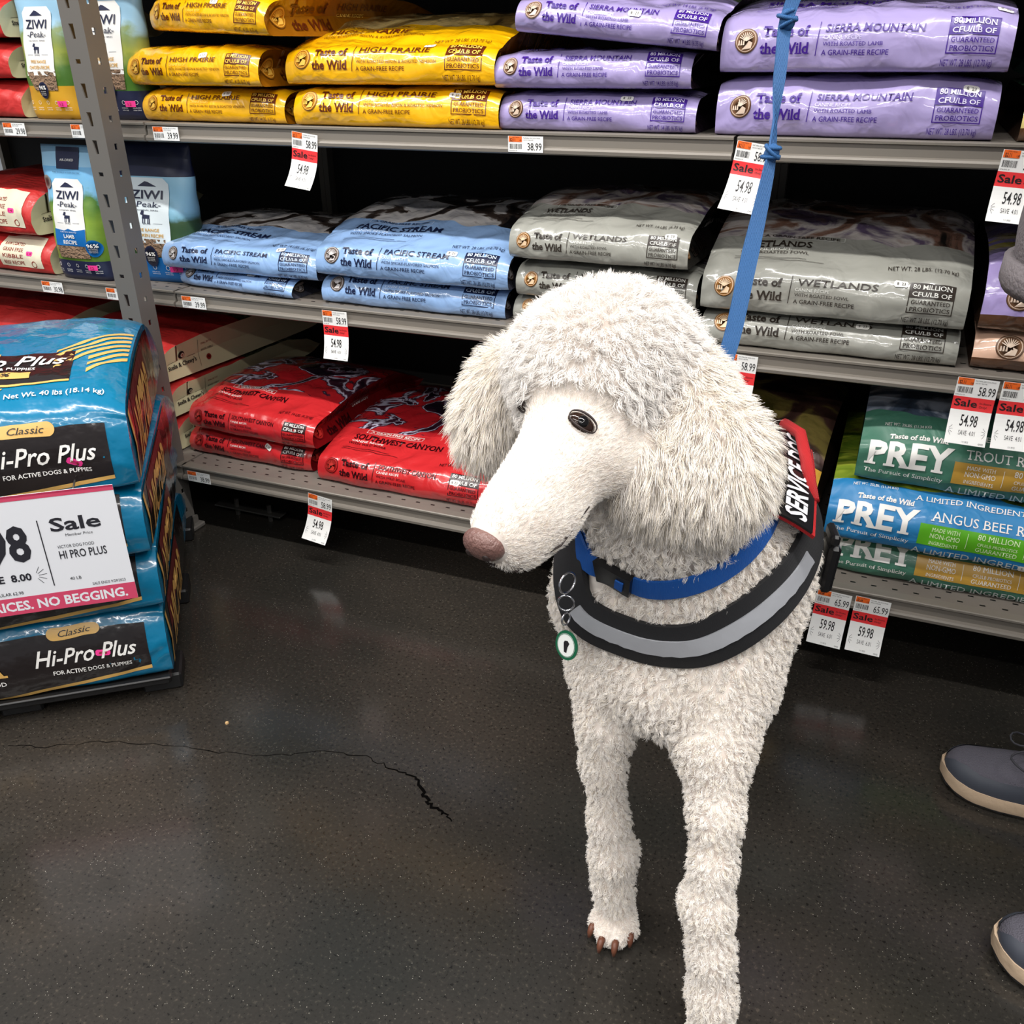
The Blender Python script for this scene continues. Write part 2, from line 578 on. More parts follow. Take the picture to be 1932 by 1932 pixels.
def totw_front(p, W, big, ink, name, sub, weight, pale, FA, top=True, bz=None):
    v = 1.0 if big else 0.83
    emblem(p, W * 0.095, 0.054 * v, 0.0175 * v, 0.0185 * v, bz)
    p.text('Taste of', W * 0.152, 0.0585 * v, 0.0145 * v, ink, w=W * 0.168, bold=0.027, serif=True)
    p.text('the Wild', W * 0.148, 0.0345 * v, 0.0155 * v, ink, w=W * 0.178, bold=0.027, serif=True)
    p.line([(W * 0.350, 0.031 * v), (W * 0.356, 0.078 * v)], 0.0013, ink, 1)
    p.text(name, W * 0.376, 0.063 * v, 0.0112 * v, ink, w=W * (0.30 if len(name) < 10 else 0.335), serif=True, shear=0.12, bold=.008)
    p.text('CANINE RECIPE', W * 0.372, 0.0535 * v, 0.0055 * v, pale, w=W * 0.13, serif=True)
    p.text(sub, W * 0.372, 0.0445 * v, 0.0056 * v, ink, w=W * min(0.38, 0.0103 * len(sub) + 0.03), serif=True)
    p.text('A GRAIN-FREE RECIPE', W * 0.370, 0.032 * v, 0.0075 * v, ink, w=W * 0.23, bold=0.008)
    x0, x1 = W * 0.787, W * 0.948
    p.frame(x0, 0.033 * v, x1, 0.083 * v, 0.0015, ink, 0)
    p.rect(x0, 0.058 * v, x1, 0.083 * v, ink, 0, 6, 2)
    p.text('80 MILLION', (x0 + x1) / 2, 0.0725 * v, 0.0078 * v, pale, w=W * 0.138, align='c', bold=0.012, serif=True, layer=2)
    p.text('CFU/LB OF', (x0 + x1) / 2, 0.0605 * v, 0.0078 * v, pale, w=W * 0.138, align='c', bold=0.012, serif=True, layer=2)
    p.text('GUARANTEED', (x0 + x1) / 2, 0.0478 * v, 0.0068 * v, ink, w=W * 0.138, align='c', bold=0.008, serif=True)
    p.text('PROBIOTICS', (x0 + x1) / 2, 0.0368 * v, 0.0072 * v, ink, w=W * 0.142, align='c', bold=0.008, serif=True)
    p.text('NET WT. 28 LBS. (12.70 kg)' if big else 'NET WT. 14 LBS. (6.35 kg)', x0 - W * 0.01, 0.0165 * v, 0.0095 * v, ink, w=W * 0.165, bold=0.004)
    if top:
        wavy(p, W * 0.11, W * 0.46, FA + 0.012, 0.0010, ink, 3)
        wavy(p, W * 0.11, W * 0.40, FA + 0.018, 0.0010, ink, 4)
        p.text(weight, W * 0.70, FA + 0.004, 0.0105, ink, w=W * 0.25, rot=0.04)
        p.text(sub, W * 0.125, FA + 0.031, 0.0080, ink, w=W * min(0.5, 0.0135 * len(sub) + 0.04), serif=True)
        p.text('CANINE RECIPE', W * 0.135, FA + 0.041, 0.0070, pale, w=W * 0.19, serif=True)
        p.text(name, W * 0.135, FA + 0.051, 0.0190, ink, w=W * 0.033 * len(name), bold=0.014, serif=True)
        p.frame(W * 0.18, FA + 0.078, W * 0.52, FA + 0.092, 0.0009, pale, 0)
        p.text('A GRAIN-FREE RECIPE', W * 0.2, FA + 0.0815, 0.0072, pale if pale is WHITE else ink, w=W * 0.30, serif=True, bold=0.008)

FLAV = {
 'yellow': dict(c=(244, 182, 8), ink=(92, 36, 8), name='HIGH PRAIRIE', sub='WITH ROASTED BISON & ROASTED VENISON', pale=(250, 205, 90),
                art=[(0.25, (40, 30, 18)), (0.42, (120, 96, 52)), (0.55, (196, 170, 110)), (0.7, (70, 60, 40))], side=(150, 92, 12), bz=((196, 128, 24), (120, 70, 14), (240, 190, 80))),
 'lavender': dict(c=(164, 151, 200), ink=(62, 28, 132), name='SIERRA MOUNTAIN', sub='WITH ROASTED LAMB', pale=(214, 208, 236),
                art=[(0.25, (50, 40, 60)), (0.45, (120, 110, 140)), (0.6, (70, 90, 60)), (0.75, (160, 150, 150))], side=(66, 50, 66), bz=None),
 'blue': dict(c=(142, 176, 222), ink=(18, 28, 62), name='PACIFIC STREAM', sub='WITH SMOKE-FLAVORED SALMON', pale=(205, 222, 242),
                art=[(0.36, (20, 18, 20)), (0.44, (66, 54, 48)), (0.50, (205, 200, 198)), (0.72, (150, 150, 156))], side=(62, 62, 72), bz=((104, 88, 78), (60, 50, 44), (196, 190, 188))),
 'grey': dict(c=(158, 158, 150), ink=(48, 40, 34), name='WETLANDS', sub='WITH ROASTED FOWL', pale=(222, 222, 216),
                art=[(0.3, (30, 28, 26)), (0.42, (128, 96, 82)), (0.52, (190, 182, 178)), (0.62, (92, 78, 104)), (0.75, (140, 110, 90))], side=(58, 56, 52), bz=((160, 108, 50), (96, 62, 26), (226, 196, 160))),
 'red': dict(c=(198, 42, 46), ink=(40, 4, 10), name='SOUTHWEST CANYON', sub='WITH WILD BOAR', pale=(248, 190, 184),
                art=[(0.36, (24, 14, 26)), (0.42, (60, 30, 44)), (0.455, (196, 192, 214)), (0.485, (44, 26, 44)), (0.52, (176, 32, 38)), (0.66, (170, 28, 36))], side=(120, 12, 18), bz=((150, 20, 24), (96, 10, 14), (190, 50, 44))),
}

def sticker(parent, bag, x, a, rot, code, m=STICK, w=0.022, h=0.011, ink=BLACKINK, name='price_sticker', side=False):
    mb = MB()
    pr = Print()
    c, s_ = math.cos(rot), math.sin(rot)
    k = 0.22
    pts = []
    for px, py in ((-.5, -.5 + k), (-.5 + k * .5, -.5), (.5 - k * .5, -.5), (.5, -.5 + k), (.5, .5 - k), (.5 - k * .5, .5), (-.5 + k * .5, .5), (-.5, .5 - k)):
        X, Y = px * w, py * h
        pts.append((x + X * c - Y * s_, a + X * s_ + Y * c))
    pr.poly(pts, m, 2)
    pr.text(code, x - math.cos(rot) * w * 0.3 + math.sin(rot) * h * 0.22, a - math.cos(rot) * h * 0.22 - math.sin(rot) * w * 0.3, h * 0.45, ink, w=w * 0.6, layer=4, rot=rot)
    pr.lay(mb, bag.front, lift=0.0009, maxlen=0.006)
    return mb.build(name, parent=parent)

def put(o, x, y, z, yaw=0.0, tilt=0.0):
    o.location = (x, y, z)
    o.rotation_euler = (0, tilt, yaw)

def totw(fl, big, x0, x1, y, z, H, label, seed, puff=0.012, yaw=0.0, tilt=0.0, L=None, code='8  23', sx=0.72, sa=0.078, top=True, group=None, srot=0.0, sidetext=False, dz=0):
    """a lying bag: left and right front corners, height of the front panel"""
    d = FLAV[fl]
    W = math.hypot(x1 - x0, 0) / math.cos(yaw)
    bag = Bag(W, H, L or (0.62 if big else 0.50), puff, seed)
    v = 1.0 if big else 0.83
    FA = max(0.092 * v, H + 0.012)
    m = MATS.get('film_' + fl + str(big))
    if not m:
        m = bag_mat(fl + '_bag_film', d['c'], d['art'], FA + 0.10, bag.aq[-1])
        MATS['film_' + fl + str(big)] = m
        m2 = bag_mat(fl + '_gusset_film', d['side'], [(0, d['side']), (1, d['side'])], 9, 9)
        MATS['side_' + fl + str(big)] = m2
    ink, pale = mat(fl + '_ink', d['ink'], 0.3), mat(fl + '_pale_ink', d['pale'], 0.3)
    if fl == 'red': pale = WHITE
    mb = MB()
    uvs = bag.mesh(mb, m, MATS['side_' + fl + str(big)])
    p = Print()
    bz = None
    if d['bz']: bz = tuple(mat(fl + '_seal_%d' % i, c, 0.35) for i, c in enumerate(d['bz']))
    totw_front(p, W, big, ink, d['name'], d['sub'], 'NET WT. 28 LBS. (12.70 kg)' if big else 'NET WT. 14 LBS. (6.35 kg)', pale, FA, top, bz)
    p.lay(mb, bag.front)
    q = Print()
    def sidefn(X, Y): return bag.side(0.02 + X, 0.03 + Y / (H * 0.95))
    emblem(q, 0.025, H * 0.45, 0.018, H * 0.3, bz)
    if sidetext:
        q.text('Taste of', 0.05, H * 0.52, H * 0.24, ink, w=0.09, bold=0.02, serif=True)
        q.text('the Wild', 0.052, H * 0.12, H * 0.26, ink, w=0.095, bold=0.02, serif=True)
        q.text(d['name'], 0.165, H * 0.6, H * 0.16, ink, w=0.13, serif=True)
        q.text('CANINE RECIPE', 0.168, H * 0.42, H * 0.1, pale, w=0.07, serif=True)
    q.lay(mb, sidefn, lift=0.0014, maxlen=0.01)
    uvs = np.concatenate([uvs, np.zeros((mb.n - len(uvs), 2))])
    o = mb.build('dog_food_bag', uvs=uvs)
    put(o, (x0 + x1) / 2, y, z + dz, yaw, tilt)
    tag(o, label, 'dog food bag', group)
    if code: sticker(o, bag, W * sx, sa * v, srot, code)
    return o
# ------------------------------------------------------------------ floor
D = 1.593            # front plane of the upper shelves
DB = 1.515           # front plane of the deeper bottom shelf
def floor_mat():
    m = bpy.data.materials.new('polished_dark_concrete')
    m.use_nodes = True
    nt = m.node_tree; L = nt.links.new
    b = nt.nodes['Principled BSDF']
    tc = nt.nodes.new('ShaderNodeTexCoord')
    def noise(sc, det=3, rough=0.5, dist=0.0):
        n = nt.nodes.new('ShaderNodeTexNoise')
        n.inputs['Scale'].default_value = sc; n.inputs['Detail'].default_value = det
        n.inputs['Roughness'].default_value = rough; n.inputs['Distortion'].default_value = dist
        L(tc.outputs['Object'], n.inputs['Vector']); return n
    big = noise(2.2, 4)
    r1 = ramp(nt, [(0.3, (50, 51, 48)), (0.5, (65, 61, 56)), (0.7, (78, 71, 64))])
    L(big.outputs['Fac'], r1.inputs[0])
    fine = noise(170, 2, 0.6)
    r2 = ramp(nt, [(0.30, (14, 14, 14)), (0.38, (120, 120, 120)), (0.60, (134, 134, 134)), (0.72, (200, 196, 188))])
    L(fine.outputs['Fac'], r2.inputs[0])
    ov = nt.nodes.new('ShaderNodeMix'); ov.data_type = 'RGBA'; ov.blend_type = 'OVERLAY'
    ov.inputs['Factor'].default_value = 0.85
    L(r1.outputs['Color'], ov.inputs['A']); L(r2.outputs['Color'], ov.inputs['B'])
    sp = nt.nodes.new('ShaderNodeTexVoronoi'); sp.inputs['Scale'].default_value = 210
    L(tc.outputs['Object'], sp.inputs['Vector'])
    lt = nt.nodes.new('ShaderNodeMath'); lt.operation = 'LESS_THAN'; lt.inputs[1].default_value = 0.11
    L(sp.outputs['Distance'], lt.inputs[0])
    n3 = noise(40, 2); g = nt.nodes.new('ShaderNodeMath'); g.operation = 'GREATER_THAN'; g.inputs[1].default_value = 0.56
    L(n3.outputs['Fac'], g.inputs[0])
    mu = nt.nodes.new('ShaderNodeMath'); mu.operation = 'MULTIPLY'; L(lt.outputs[0], mu.inputs[0]); L(g.outputs[0], mu.inputs[1])
    m3 = nt.nodes.new('ShaderNodeMix'); m3.data_type = 'RGBA'
    L(mu.outputs[0], m3.inputs['Factor']); L(ov.outputs['Result'], m3.inputs['A']); m3.inputs['B'].default_value = lin((150, 146, 136))
    L(m3.outputs['Result'], b.inputs['Base Color'])
    mr = nt.nodes.new('ShaderNodeMapRange'); mr.inputs['To Min'].default_value = 0.12; mr.inputs['To Max'].default_value = 0.22
    L(big.outputs['Fac'], mr.inputs['Value']); L(mr.outputs['Result'], b.inputs['Roughness'])
    b.inputs['Specular IOR Level'].default_value = 0.5
    bp = nt.nodes.new('ShaderNodeBump'); bp.inputs['Strength'].default_value = 0.05; bp.inputs['Distance'].default_value = 0.001
    L(fine.outputs['Fac'], bp.inputs['Height']); L(bp.outputs['Normal'], b.inputs['Normal'])
    return m
mb = MB()
mb.box((-5, -5, -0.05), (5, 5, 0.0), floor_mat())
tag(mb.build('floor', smooth=False), 'dark polished concrete shop floor with fine speckles', 'floor', kind='structure')

# jagged crack in the concrete, a narrow black strip laid on the surface
def ribbon2d(name, pts, ws, m, z=0.0006):
    mb = MB(); vs = []; fs = []
    for i, (x, y) in enumerate(pts):
        a = pts[max(i - 1, 0)]; b = pts[min(i + 1, len(pts) - 1)]
        d = math.hypot(b[0] - a[0], b[1] - a[1]) or 1
        nx, ny = -(b[1] - a[1]) / d * ws[i] / 2, (b[0] - a[0]) / d * ws[i] / 2
        vs += [(x - nx, y - ny, z), (x + nx, y + ny, z)]
    for i in range(len(pts) - 1): fs.append((2 * i, 2 * i + 1, 2 * i + 3, 2 * i + 2))
    mb.add(vs, [f[::-1] for f in fs], m)
    return mb.build(name, smooth=False)
CRACK = mat('crack_black', (9, 8, 8), 1.0, spec=0.0)
def jag(P, seed, amp=0.004, n=6):
    r = random.Random(seed); out = []
    for (a, b) in zip(P[:-1], P[1:]):
        for k in range(n):
            t = k / n
            out.append((a[0] + (b[0] - a[0]) * t + r.uniform(-amp, amp), a[1] + (b[1] - a[1]) * t + r.uniform(-amp, amp)))
    out.append(P[-1]); return out
P_ = jag([(-1.259, 0.776), (-1.194, 0.795), (-1.113, 0.845), (-0.994, 0.879), (-0.898, 0.899), (-0.819, 0.924), (-0.758, 0.959), (-0.676, 0.977), (-0.621, 0.970), (-0.576, 0.969), (-0.545, 0.936), (-0.523, 0.921), (-0.500, 0.912), (-0.480, 0.902)], 4)
r_ = random.Random(1)
o = ribbon2d('floor_crack', P_, [0.0007 + 0.0012 * abs(math.sin(i * 0.35)) * r_.random() + 0.0048 * math.exp(-((i / len(P_) - .80) / .15) ** 2) for i in range(len(P_))], CRACK)
tag(o, 'thin jagged crack running across the dark floor', 'crack', kind='structure')
mb = MB(); r_ = random.Random(3)
vs = [(0.005 * math.cos(k) * r_.uniform(.6, 1.2), 0.004 * math.sin(k) * r_.uniform(.6, 1.2), 0) for k in (0, 1, 2, 3, 4, 5)]
vs2 = [(x * .8, y * .8, 0.003) for x, y, z in vs]
mb.add(vs + vs2, [tuple(range(5, -1, -1)), tuple(range(6, 12))] + [(i, (i + 1) % 6, 6 + (i + 1) % 6, 6 + i) for i in range(6)], mat('kibble_tan', (206, 170, 120), 0.8))
o = mb.build('kibble_crumb', smooth=False); o.location = (-0.948, 0.960, 0)
tag(o, 'tiny tan crumb lying alone on the dark floor', 'crumb')

# ------------------------------------------------------------------ shelving
STEEL = mat('taupe_painted_steel', (126, 120, 112), 0.42, 0.15, spec=0.4)
STEEL_D = mat('dark_back_panel', (30, 29, 29), 0.7)
def plate_mat():
    m = bpy.data.materials.new('perforated_taupe_steel'); m.use_nodes = True
    nt = m.node_tree; L = nt.links.new; b = nt.nodes['Principled BSDF']
    tc = nt.nodes.new('ShaderNodeTexCoord'); sep = nt.nodes.new('ShaderNodeSeparateXYZ'); L(tc.outputs['Object'], sep.inputs[0])
    def M(op, a, b_=None, c=None):
        n = nt.nodes.new('ShaderNodeMath'); n.operation = op
        for i, v in enumerate((a, b_, c)):
            if v is None: continue
            if isinstance(v, (int, float)): n.inputs[i].default_value = v
            else: L(v, n.inputs[i])
        return n.outputs[0]
    row = M('FLOOR', M('DIVIDE', sep.outputs['Y'], 0.026))
    odd = M('MULTIPLY', M('MODULO', M('ABSOLUTE', row), 2), 0.5)
    u = M('ABSOLUTE', M('SUBTRACT', M('FRACT', M('ADD', M('DIVIDE', sep.outputs['X'], 0.036), odd)), 0.5))
    v = M('ABSOLUTE', M('SUBTRACT', M('FRACT', M('DIVIDE', sep.outputs['Y'], 0.026)), 0.5))
    hole = M('MULTIPLY', M('LESS_THAN', u, 0.13), M('LESS_THAN', v, 0.085))
    n = nt.nodes.new('ShaderNodeTexNoise'); n.inputs['Scale'].default_value = 6; L(tc.outputs['Object'], n.inputs['Vector'])
    r = ramp(nt, [(0.3, (112, 104, 98)), (0.7, (124, 117, 109))]); L(n.outputs['Fac'], r.inputs[0])
    mx = nt.nodes.new('ShaderNodeMix'); mx.data_type = 'RGBA'; L(hole, mx.inputs['Factor']); L(r.outputs['Color'], mx.inputs['A']); mx.inputs['B'].default_value = lin((8, 8, 8))
    L(mx.outputs['Result'], b.inputs['Base Color']); b.inputs['Roughness'].default_value = 0.45
    return m
PLATE = plate_mat()
LIP = [(0.022, 0.0), (0.002, 0.0), (0.0, -0.0015), (0.0, -0.005), (0.004, -0.0065), (0.0035, -0.0235), (-0.003, -0.0255), (-0.005, -0.029), (-0.0045, -0.0345), (0.0, -0.037), (0.022, -0.037)]
SHELF_Z = [(0.18, DB), (0.578, D), (0.928, D), (1.29, D)]
def unit(x0, x1, label):
    root = empty('shelving_unit', ((x0 + x1) / 2, 2.2, 0))
    tag(root, label, 'shelving unit', 'taupe steel shelving units along the aisle')
    def part(mb, name, parent=None, smooth=False):
        o = mb.build(name, smooth=smooth)
        o.parent = parent or root
        if parent is None: o.location = (-(x0 + x1) / 2, -2.2, 0)
        return o
    mb = MB(); mb.box((x0, 2.27, 0.0), (x1, 2.29, 1.75), STEEL_D); part(mb, 'back_panel')
    for z, y in SHELF_Z:
        mb = MB(); mb.box((x0 + 0.003, y + 0.008, z - 0.012), (x1 - 0.003, 2.269, z), PLATE); sh = part(mb, 'shelf')
        mb = MB(); mb.extr([(y + a, z + b + 0.0005) for a, b in LIP], x0 + 0.003, x1 - 0.003, STEEL); flat(part(mb, 'price_rail', sh), 0.5)
        for sx in (x0 + 0.012, x1 - 0.024):
            mb = MB(); mb.add([(sx, 1.66, z - 0.012), (sx, 2.19, z - 0.012), (sx, 2.19, z - 0.10), (sx, 1.66, z - 0.04), (sx + 0.004, 1.66, z - 0.012), (sx + 0.004, 2.19, z - 0.012), (sx + 0.004, 2.19, z - 0.10), (sx + 0.004, 1.66, z - 0.04)],
                              [(0, 1, 2, 3), (7, 6, 5, 4), (0, 4, 5, 1), (1, 5, 6, 2), (2, 6, 7, 3), (3, 7, 4, 0)], STEEL); part(mb, 'bracket', sh)
    for sx in (x0 + 0.0005, x1 - 0.0155):
        mb = MB(); mb.box((sx, 2.24, 0.0), (sx + 0.015, 2.269, 1.75), STEEL); part(mb, 'upright')
    return root
unit(-2.702, -1.483, 'shelving unit on the left, behind the slotted metal post')
unit(-1.483, -0.264, 'middle shelving unit, with yellow, pale blue and red bags')
unit(-0.264, 0.955, 'shelving unit on the right, behind the white dog')

# slotted post standing in front of the joint of two units
def post():
    root = empty('slotted_post', (-1.525, 1.515, 0))
    tag(root, 'grey slotted steel post standing in front of the shelves at left', 'post')
    PM = mat('grey_post_steel', (112, 108, 103), 0.45, 0.2)
    HOLE = mat('slot_dark_inside', (14, 14, 14), 0.8)
    X0, X1, Y0, Y1 = -1.553, -1.499, 1.497, 1.545
    t = 0.003
    mb = MB()
    # front web with real slot openings
    zs = []
    z = 0.055
    while z < 1.62: zs.append(z); z += 0.052
    sx0, sx1 = X0 + 0.017, X0 + 0.029
    def P(x, y, z): return (x, y, z)
    prev = 0.0
    def web(xa, xb, za, zb): mb.box((xa, Y0, za), (xb, Y0 + t, zb), PM)
    web(X0, sx0, 0, 1.7); web(sx1, X1, 0, 1.7)
    for k, z in enumerate(zs):
        hh = 0.013 if k % 4 != 3 else 0.004
        web(sx0, sx1, prev, z - hh); prev = z + hh
        # tapered lower half of the slot
        if hh > 0.01:
            mb.add([(sx0, Y0, z - hh), (sx0 + 0.005, Y0, z - hh), (sx0, Y0, z + hh), (sx0, Y0 + t, z - hh), (sx0 + 0.005, Y0 + t, z - hh), (sx0, Y0 + t, z + hh)], [(0, 1, 2), (5, 4, 3), (1, 4, 5, 2)], PM)
    web(sx0, sx1, prev, 1.7)
    # side web with small square openings
    ya, yb = Y0 + 0.020, Y0 + 0.028
    def sw(y0, y1, z0, z1): mb.box((X1 - t, y0, z0), (X1, y1, z1), PM)
    sw(Y0 + t, ya, 0, 1.7); sw(yb, Y1, 0, 1.7); prev = 0
    for z in zs:
        sw(ya, yb, prev, z - 0.006); prev = z + 0.006
    sw(ya, yb, prev, 1.7)
    mb.box((X0, Y0 + t, 0), (X0 + t, Y1, 1.7), PM)
    o = mb.build('column', smooth=False); o.parent = root; o.location = (1.525, -1.515, 0)
    mb = MB(); mb.box((X0 - 0.012, Y0 - 0.012, 0.0), (X1 + 0.02, Y1 + 0.012, 0.012), PM, bev=0.003)
    mb.extr([(Y0 - 0.002, 0.012), (Y1 + 0.004, 0.012), (Y1 + 0.004, 0.03), (Y0 - 0.002, 0.035)], X1 + 0.0005, X1 + 0.006, PM)
    o = mb.build('foot_plate', smooth=False); o.parent = root; o.location = (1.525, -1.515, 0)
post()

# levelling bracket and bolts lying under the bottom shelf
mb = MB(); ZN = mat('zinc', (120, 118, 114), 0.35, 0.8)
mb.box((-1.50, 1.62, 0.02), (-1.30, 1.65, 0.024), ZN, bev=0.001)
br = mb.build('levelling_bracket', smooth=False); tag(br, 'small zinc bracket with two bolts on the floor under the bottom shelf', 'bracket')
for x in (-1.44, -1.34):
    mb = MB(); mb.tube([(x, 1.635, 0.0), (x, 1.635, 0.045)], 0.006, ZN, 6); mb.build('bolt', smooth=False, parent=br)

# ------------------------------------------------------------------ lying bags, measured left and right front corners
YG = 'yellow bags on the top shelf'; LG = 'lavender bags on the top shelf'; BG = 'pale blue bags on the middle shelf'; GG = 'grey bags on the middle shelf'; RG = 'red bags on the bottom shelf'
totw('yellow', False, -1.515, -1.145, 1.620, 0.929, 0.066, 'small yellow bag, bottom of the left stack on the top shelf', 11, puff=0.000, yaw=-0.05, group=YG, sx=0.62, srot=0.1)
totw('yellow', False, -1.545, -1.170, 1.604, 0.997, 0.074, 'small yellow bag, second from the bottom in the left top shelf stack', 12, puff=-0.002, yaw=-0.16, group=YG, sx=0.62, sidetext=True, srot=0.15)
totw('yellow', False, -1.480, -1.120, 1.60, 1.090, 0.070, 'crumpled small yellow bag, topmost of the left stack, cut off by the photo edge', 13, puff=0.01, yaw=-0.30, tilt=0.04, group=YG, sidetext=True, sx=0.6)
totw('yellow', True, -1.117, -0.686, 1.602, 0.929, 0.072, 'large yellow bag lying flat under the bulging yellow one', 14, puff=-0.001, group=YG, sx=0.80, sa=0.068)
totw('yellow', True, -1.122, -0.690, 1.596, 1.001, 0.072, 'large bulging yellow bag, upper of the two beside the lavender stack', 15, puff=0.050, group=YG, sx=0.70, sa=0.080)
totw('lavender', False, -0.688, -0.336, 1.612, 0.929, 0.066, 'small lavender bag, bottom of the stack of three', 21, puff=0.0, group=LG, sx=0.66)
totw('lavender', False, -0.693, -0.346, 1.600, 0.997, 0.062, 'small lavender bag squeezed in the middle of the stack of three', 22, puff=-0.006, group=LG, code=None)
totw('lavender', False, -0.650, -0.306, 1.585, 1.068, 0.060, 'small lavender bag tilting down to the right, top of the stack of three', 23, puff=0.035, tilt=0.095, yaw=-0.02, group=LG, sx=0.60, sa=0.062)
totw('lavender', True, -0.303, 0.111, 1.610, 0.929, 0.092, 'large lavender bag at the bottom, right of the blue leash', 24, puff=-0.001, group=LG, sx=0.90, sa=0.084)
totw('lavender', True, -0.302, 0.112, 1.602, 1.022, 0.090, 'large lavender bag lying on top of the other large one', 25, puff=0.025, group=LG, sx=0.955, sa=0.100)
totw('blue', False, -1.506, -1.180, 1.628, 0.579, 0.044, 'small pale blue bag lying underneath, nearest the slotted post', 31, puff=0.0, yaw=-0.1, group=BG, sx=0.64, sa=0.07, top=False)
totw('blue', False, -1.530, -1.112, 1.618, 0.622, 0.066, 'small pale blue bag with sagging corner on top of its twin', 32, puff=0.030, yaw=-0.02, group=BG, sx=0.78, sa=0.088, srot=0.2)
totw('blue', True, -1.110, -0.686, 1.622, 0.579, 0.062, 'large pale blue bag at the bottom, beside the grey bags', 33, puff=0.0, group=BG, code=None)
totw('blue', True, -1.105, -0.672, 1.604, 0.641, 0.074, 'large puffed pale blue bag lying on the other large blue one', 34, puff=0.052, group=BG, sx=0.72, sa=0.076)
totw('grey', False, -0.670, -0.318, 1.625, 0.579, 0.054, 'small grey bag at the bottom of the stack behind the dog topknot', 41, puff=0.0, group=GG, code=None)
totw('grey', False, -0.660, -0.309, 1.612, 0.634, 0.068, 'small grey bag in the middle of its stack of three', 42, puff=-0.003, group=GG, sx=0.86, sa=0.052, yaw=-0.02, tilt=-0.01)
totw('grey', False, -0.668, -0.325, 1.593, 0.708, 0.072, 'small grey bag with visible side lettering, top of its stack', 43, puff=0.034, group=GG, sx=0.90, sa=0.083, tilt=-0.01, sidetext=True, yaw=-0.04)
totw('grey', True, -0.297, 0.130, 1.612, 0.579, 0.062, 'large grey bag at the bottom with a wrinkled left corner', 44, puff=0.0, group=GG, sx=0.64, sa=0.066)
totw('grey', True, -0.300, 0.129, 1.602, 0.644, 0.090, 'large grey bag with a rounded top right of the leash', 45, puff=0.058, group=GG, sx=0.755, sa=0.078)
totw('red', False, -1.520, -1.165, 1.590, 0.181, 0.066, 'small red bag lying underneath beside the slotted post foot', 51, puff=0.0, group=RG, sx=0.68, sa=0.07, srot=-0.35, yaw=-0.02)
totw('red', False, -1.505, -1.140, 1.580, 0.248, 0.072, 'small red bag on top of its twin, red side lettering showing', 52, puff=0.024, group=RG, code=None, sidetext=True, yaw=-0.05)
totw('red', True, -1.130, -0.705, 1.562, 0.181, 0.074, 'large red bag lying low behind the left ear of the dog', 53, puff=0.035, group=RG, sx=0.82, sa=0.062, yaw=0.0)

# ------------------------------------------------------------------ other bags
def other_bag(name, label, cat, W, H, L, puff, seed, film, sidem, pos, yaw=0.0, tilt=0.0, group=None, fill=None, fold=0.022, amp=0.0022, sfill=None, lean=0.012):
    bag = Bag(W, H, L, puff, seed, amp=amp, fold=fold, lean=lean)
    mb = MB(); uvs = bag.mesh(mb, film, sidem)
    if fill:
        p = Print(); fill(p, W, H); p.lay(mb, bag.front, maxlen=0.012)
    if sfill:
        p = Print(); sfill(p, L, H); p.lay(mb, lambda X, Y: bag.side(X, Y / (H * 0.95)), lift=0.001, maxlen=0.01)
    uvs = np.concatenate([uvs, np.zeros((mb.n - len(uvs), 2))])
    o = mb.build(name, uvs=uvs); put(o, *pos, yaw, tilt); tag(o, label, cat, group)
    return o, bag

def prey(p, W, H, recipe, band, bandtxt):
    W0 = W
    p.text('NET WT. 25LBS. (11.34 KG)', 0.035, 0.124, 0.0060, WHITE, w=0.075, serif=True)
    p.text('Taste of the Wild', 0.045, 0.098, 0.0105, WHITE, w=0.095, bold=0.03, serif=True, shear=0.1)
    p.text('PREY', 0.012, 0.046, 0.0460, WHITE, w=0.140, bold=0.03, serif=True)
    p.text('The Pursuit of Simplicity', 0.014, 0.028, 0.0085, WHITE, w=0.128, serif=True)
    p.text('A LIMITED INGREDIENT DIET', 0.140, 0.112, 0.0105, WHITE, w=0.215, serif=True)
    p.text(recipe, 0.170, 0.076, 0.0180, WHITE, w=0.0118 * len(recipe), serif=True)
    p.rect(0.155, 0.030, W0 - 0.012, 0.070, band, 0, 10, 2)
    for i, t in enumerate(('MADE WITH', 'NON-GMO', 'INGREDIENTS')):
        p.text(t, 0.197, 0.0585 - i * 0.0125, (0.0075, 0.0095, 0.0068)[i], bandtxt, w=(0.045, 0.048, 0.046)[i], align='c', serif=True)
    p.line([(0.232, 0.036), (0.232, 0.065)], 0.0008, bandtxt, 1)
    for i, t in enumerate(('80 MILLION', 'CFU/LB PROBIOTICS', 'GUARANTEED')):
        p.text(t, 0.280, 0.0575 - i * 0.0115, (0.0100, 0.0060, 0.0085)[i], bandtxt, w=(0.065, 0.062, 0.064)[i], align='c', serif=True)
    p.line([(0.322, 0.036), (0.322, 0.065)], 0.0008, bandtxt, 1)
    p.text('GRAIN', 0.332, 0.052, 0.010, bandtxt, serif=True); p.text('FREE', 0.332, 0.038, 0.012, bandtxt, serif=True)
    p.text('A LIMITED INGREDIENT DIET', 0.148, 0.011, 0.0130, mat('pale_grey_ink', (200, 208, 206), 0.4), w=0.27, serif=True)
G_ = lambda a: [(0.3, a[0]), (0.45, a[1]), (0.58, a[2]), (0.72, a[3])]
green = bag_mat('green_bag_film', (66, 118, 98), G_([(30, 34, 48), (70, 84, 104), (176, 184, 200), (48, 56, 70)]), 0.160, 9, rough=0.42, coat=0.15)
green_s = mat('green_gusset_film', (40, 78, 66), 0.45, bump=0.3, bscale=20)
azure = bag_mat('azure_bag_film', (40, 128, 186), G_([(40, 52, 18), (96, 124, 32), (170, 184, 62), (120, 100, 70)]), 0.138, 9, rough=0.42, coat=0.15)
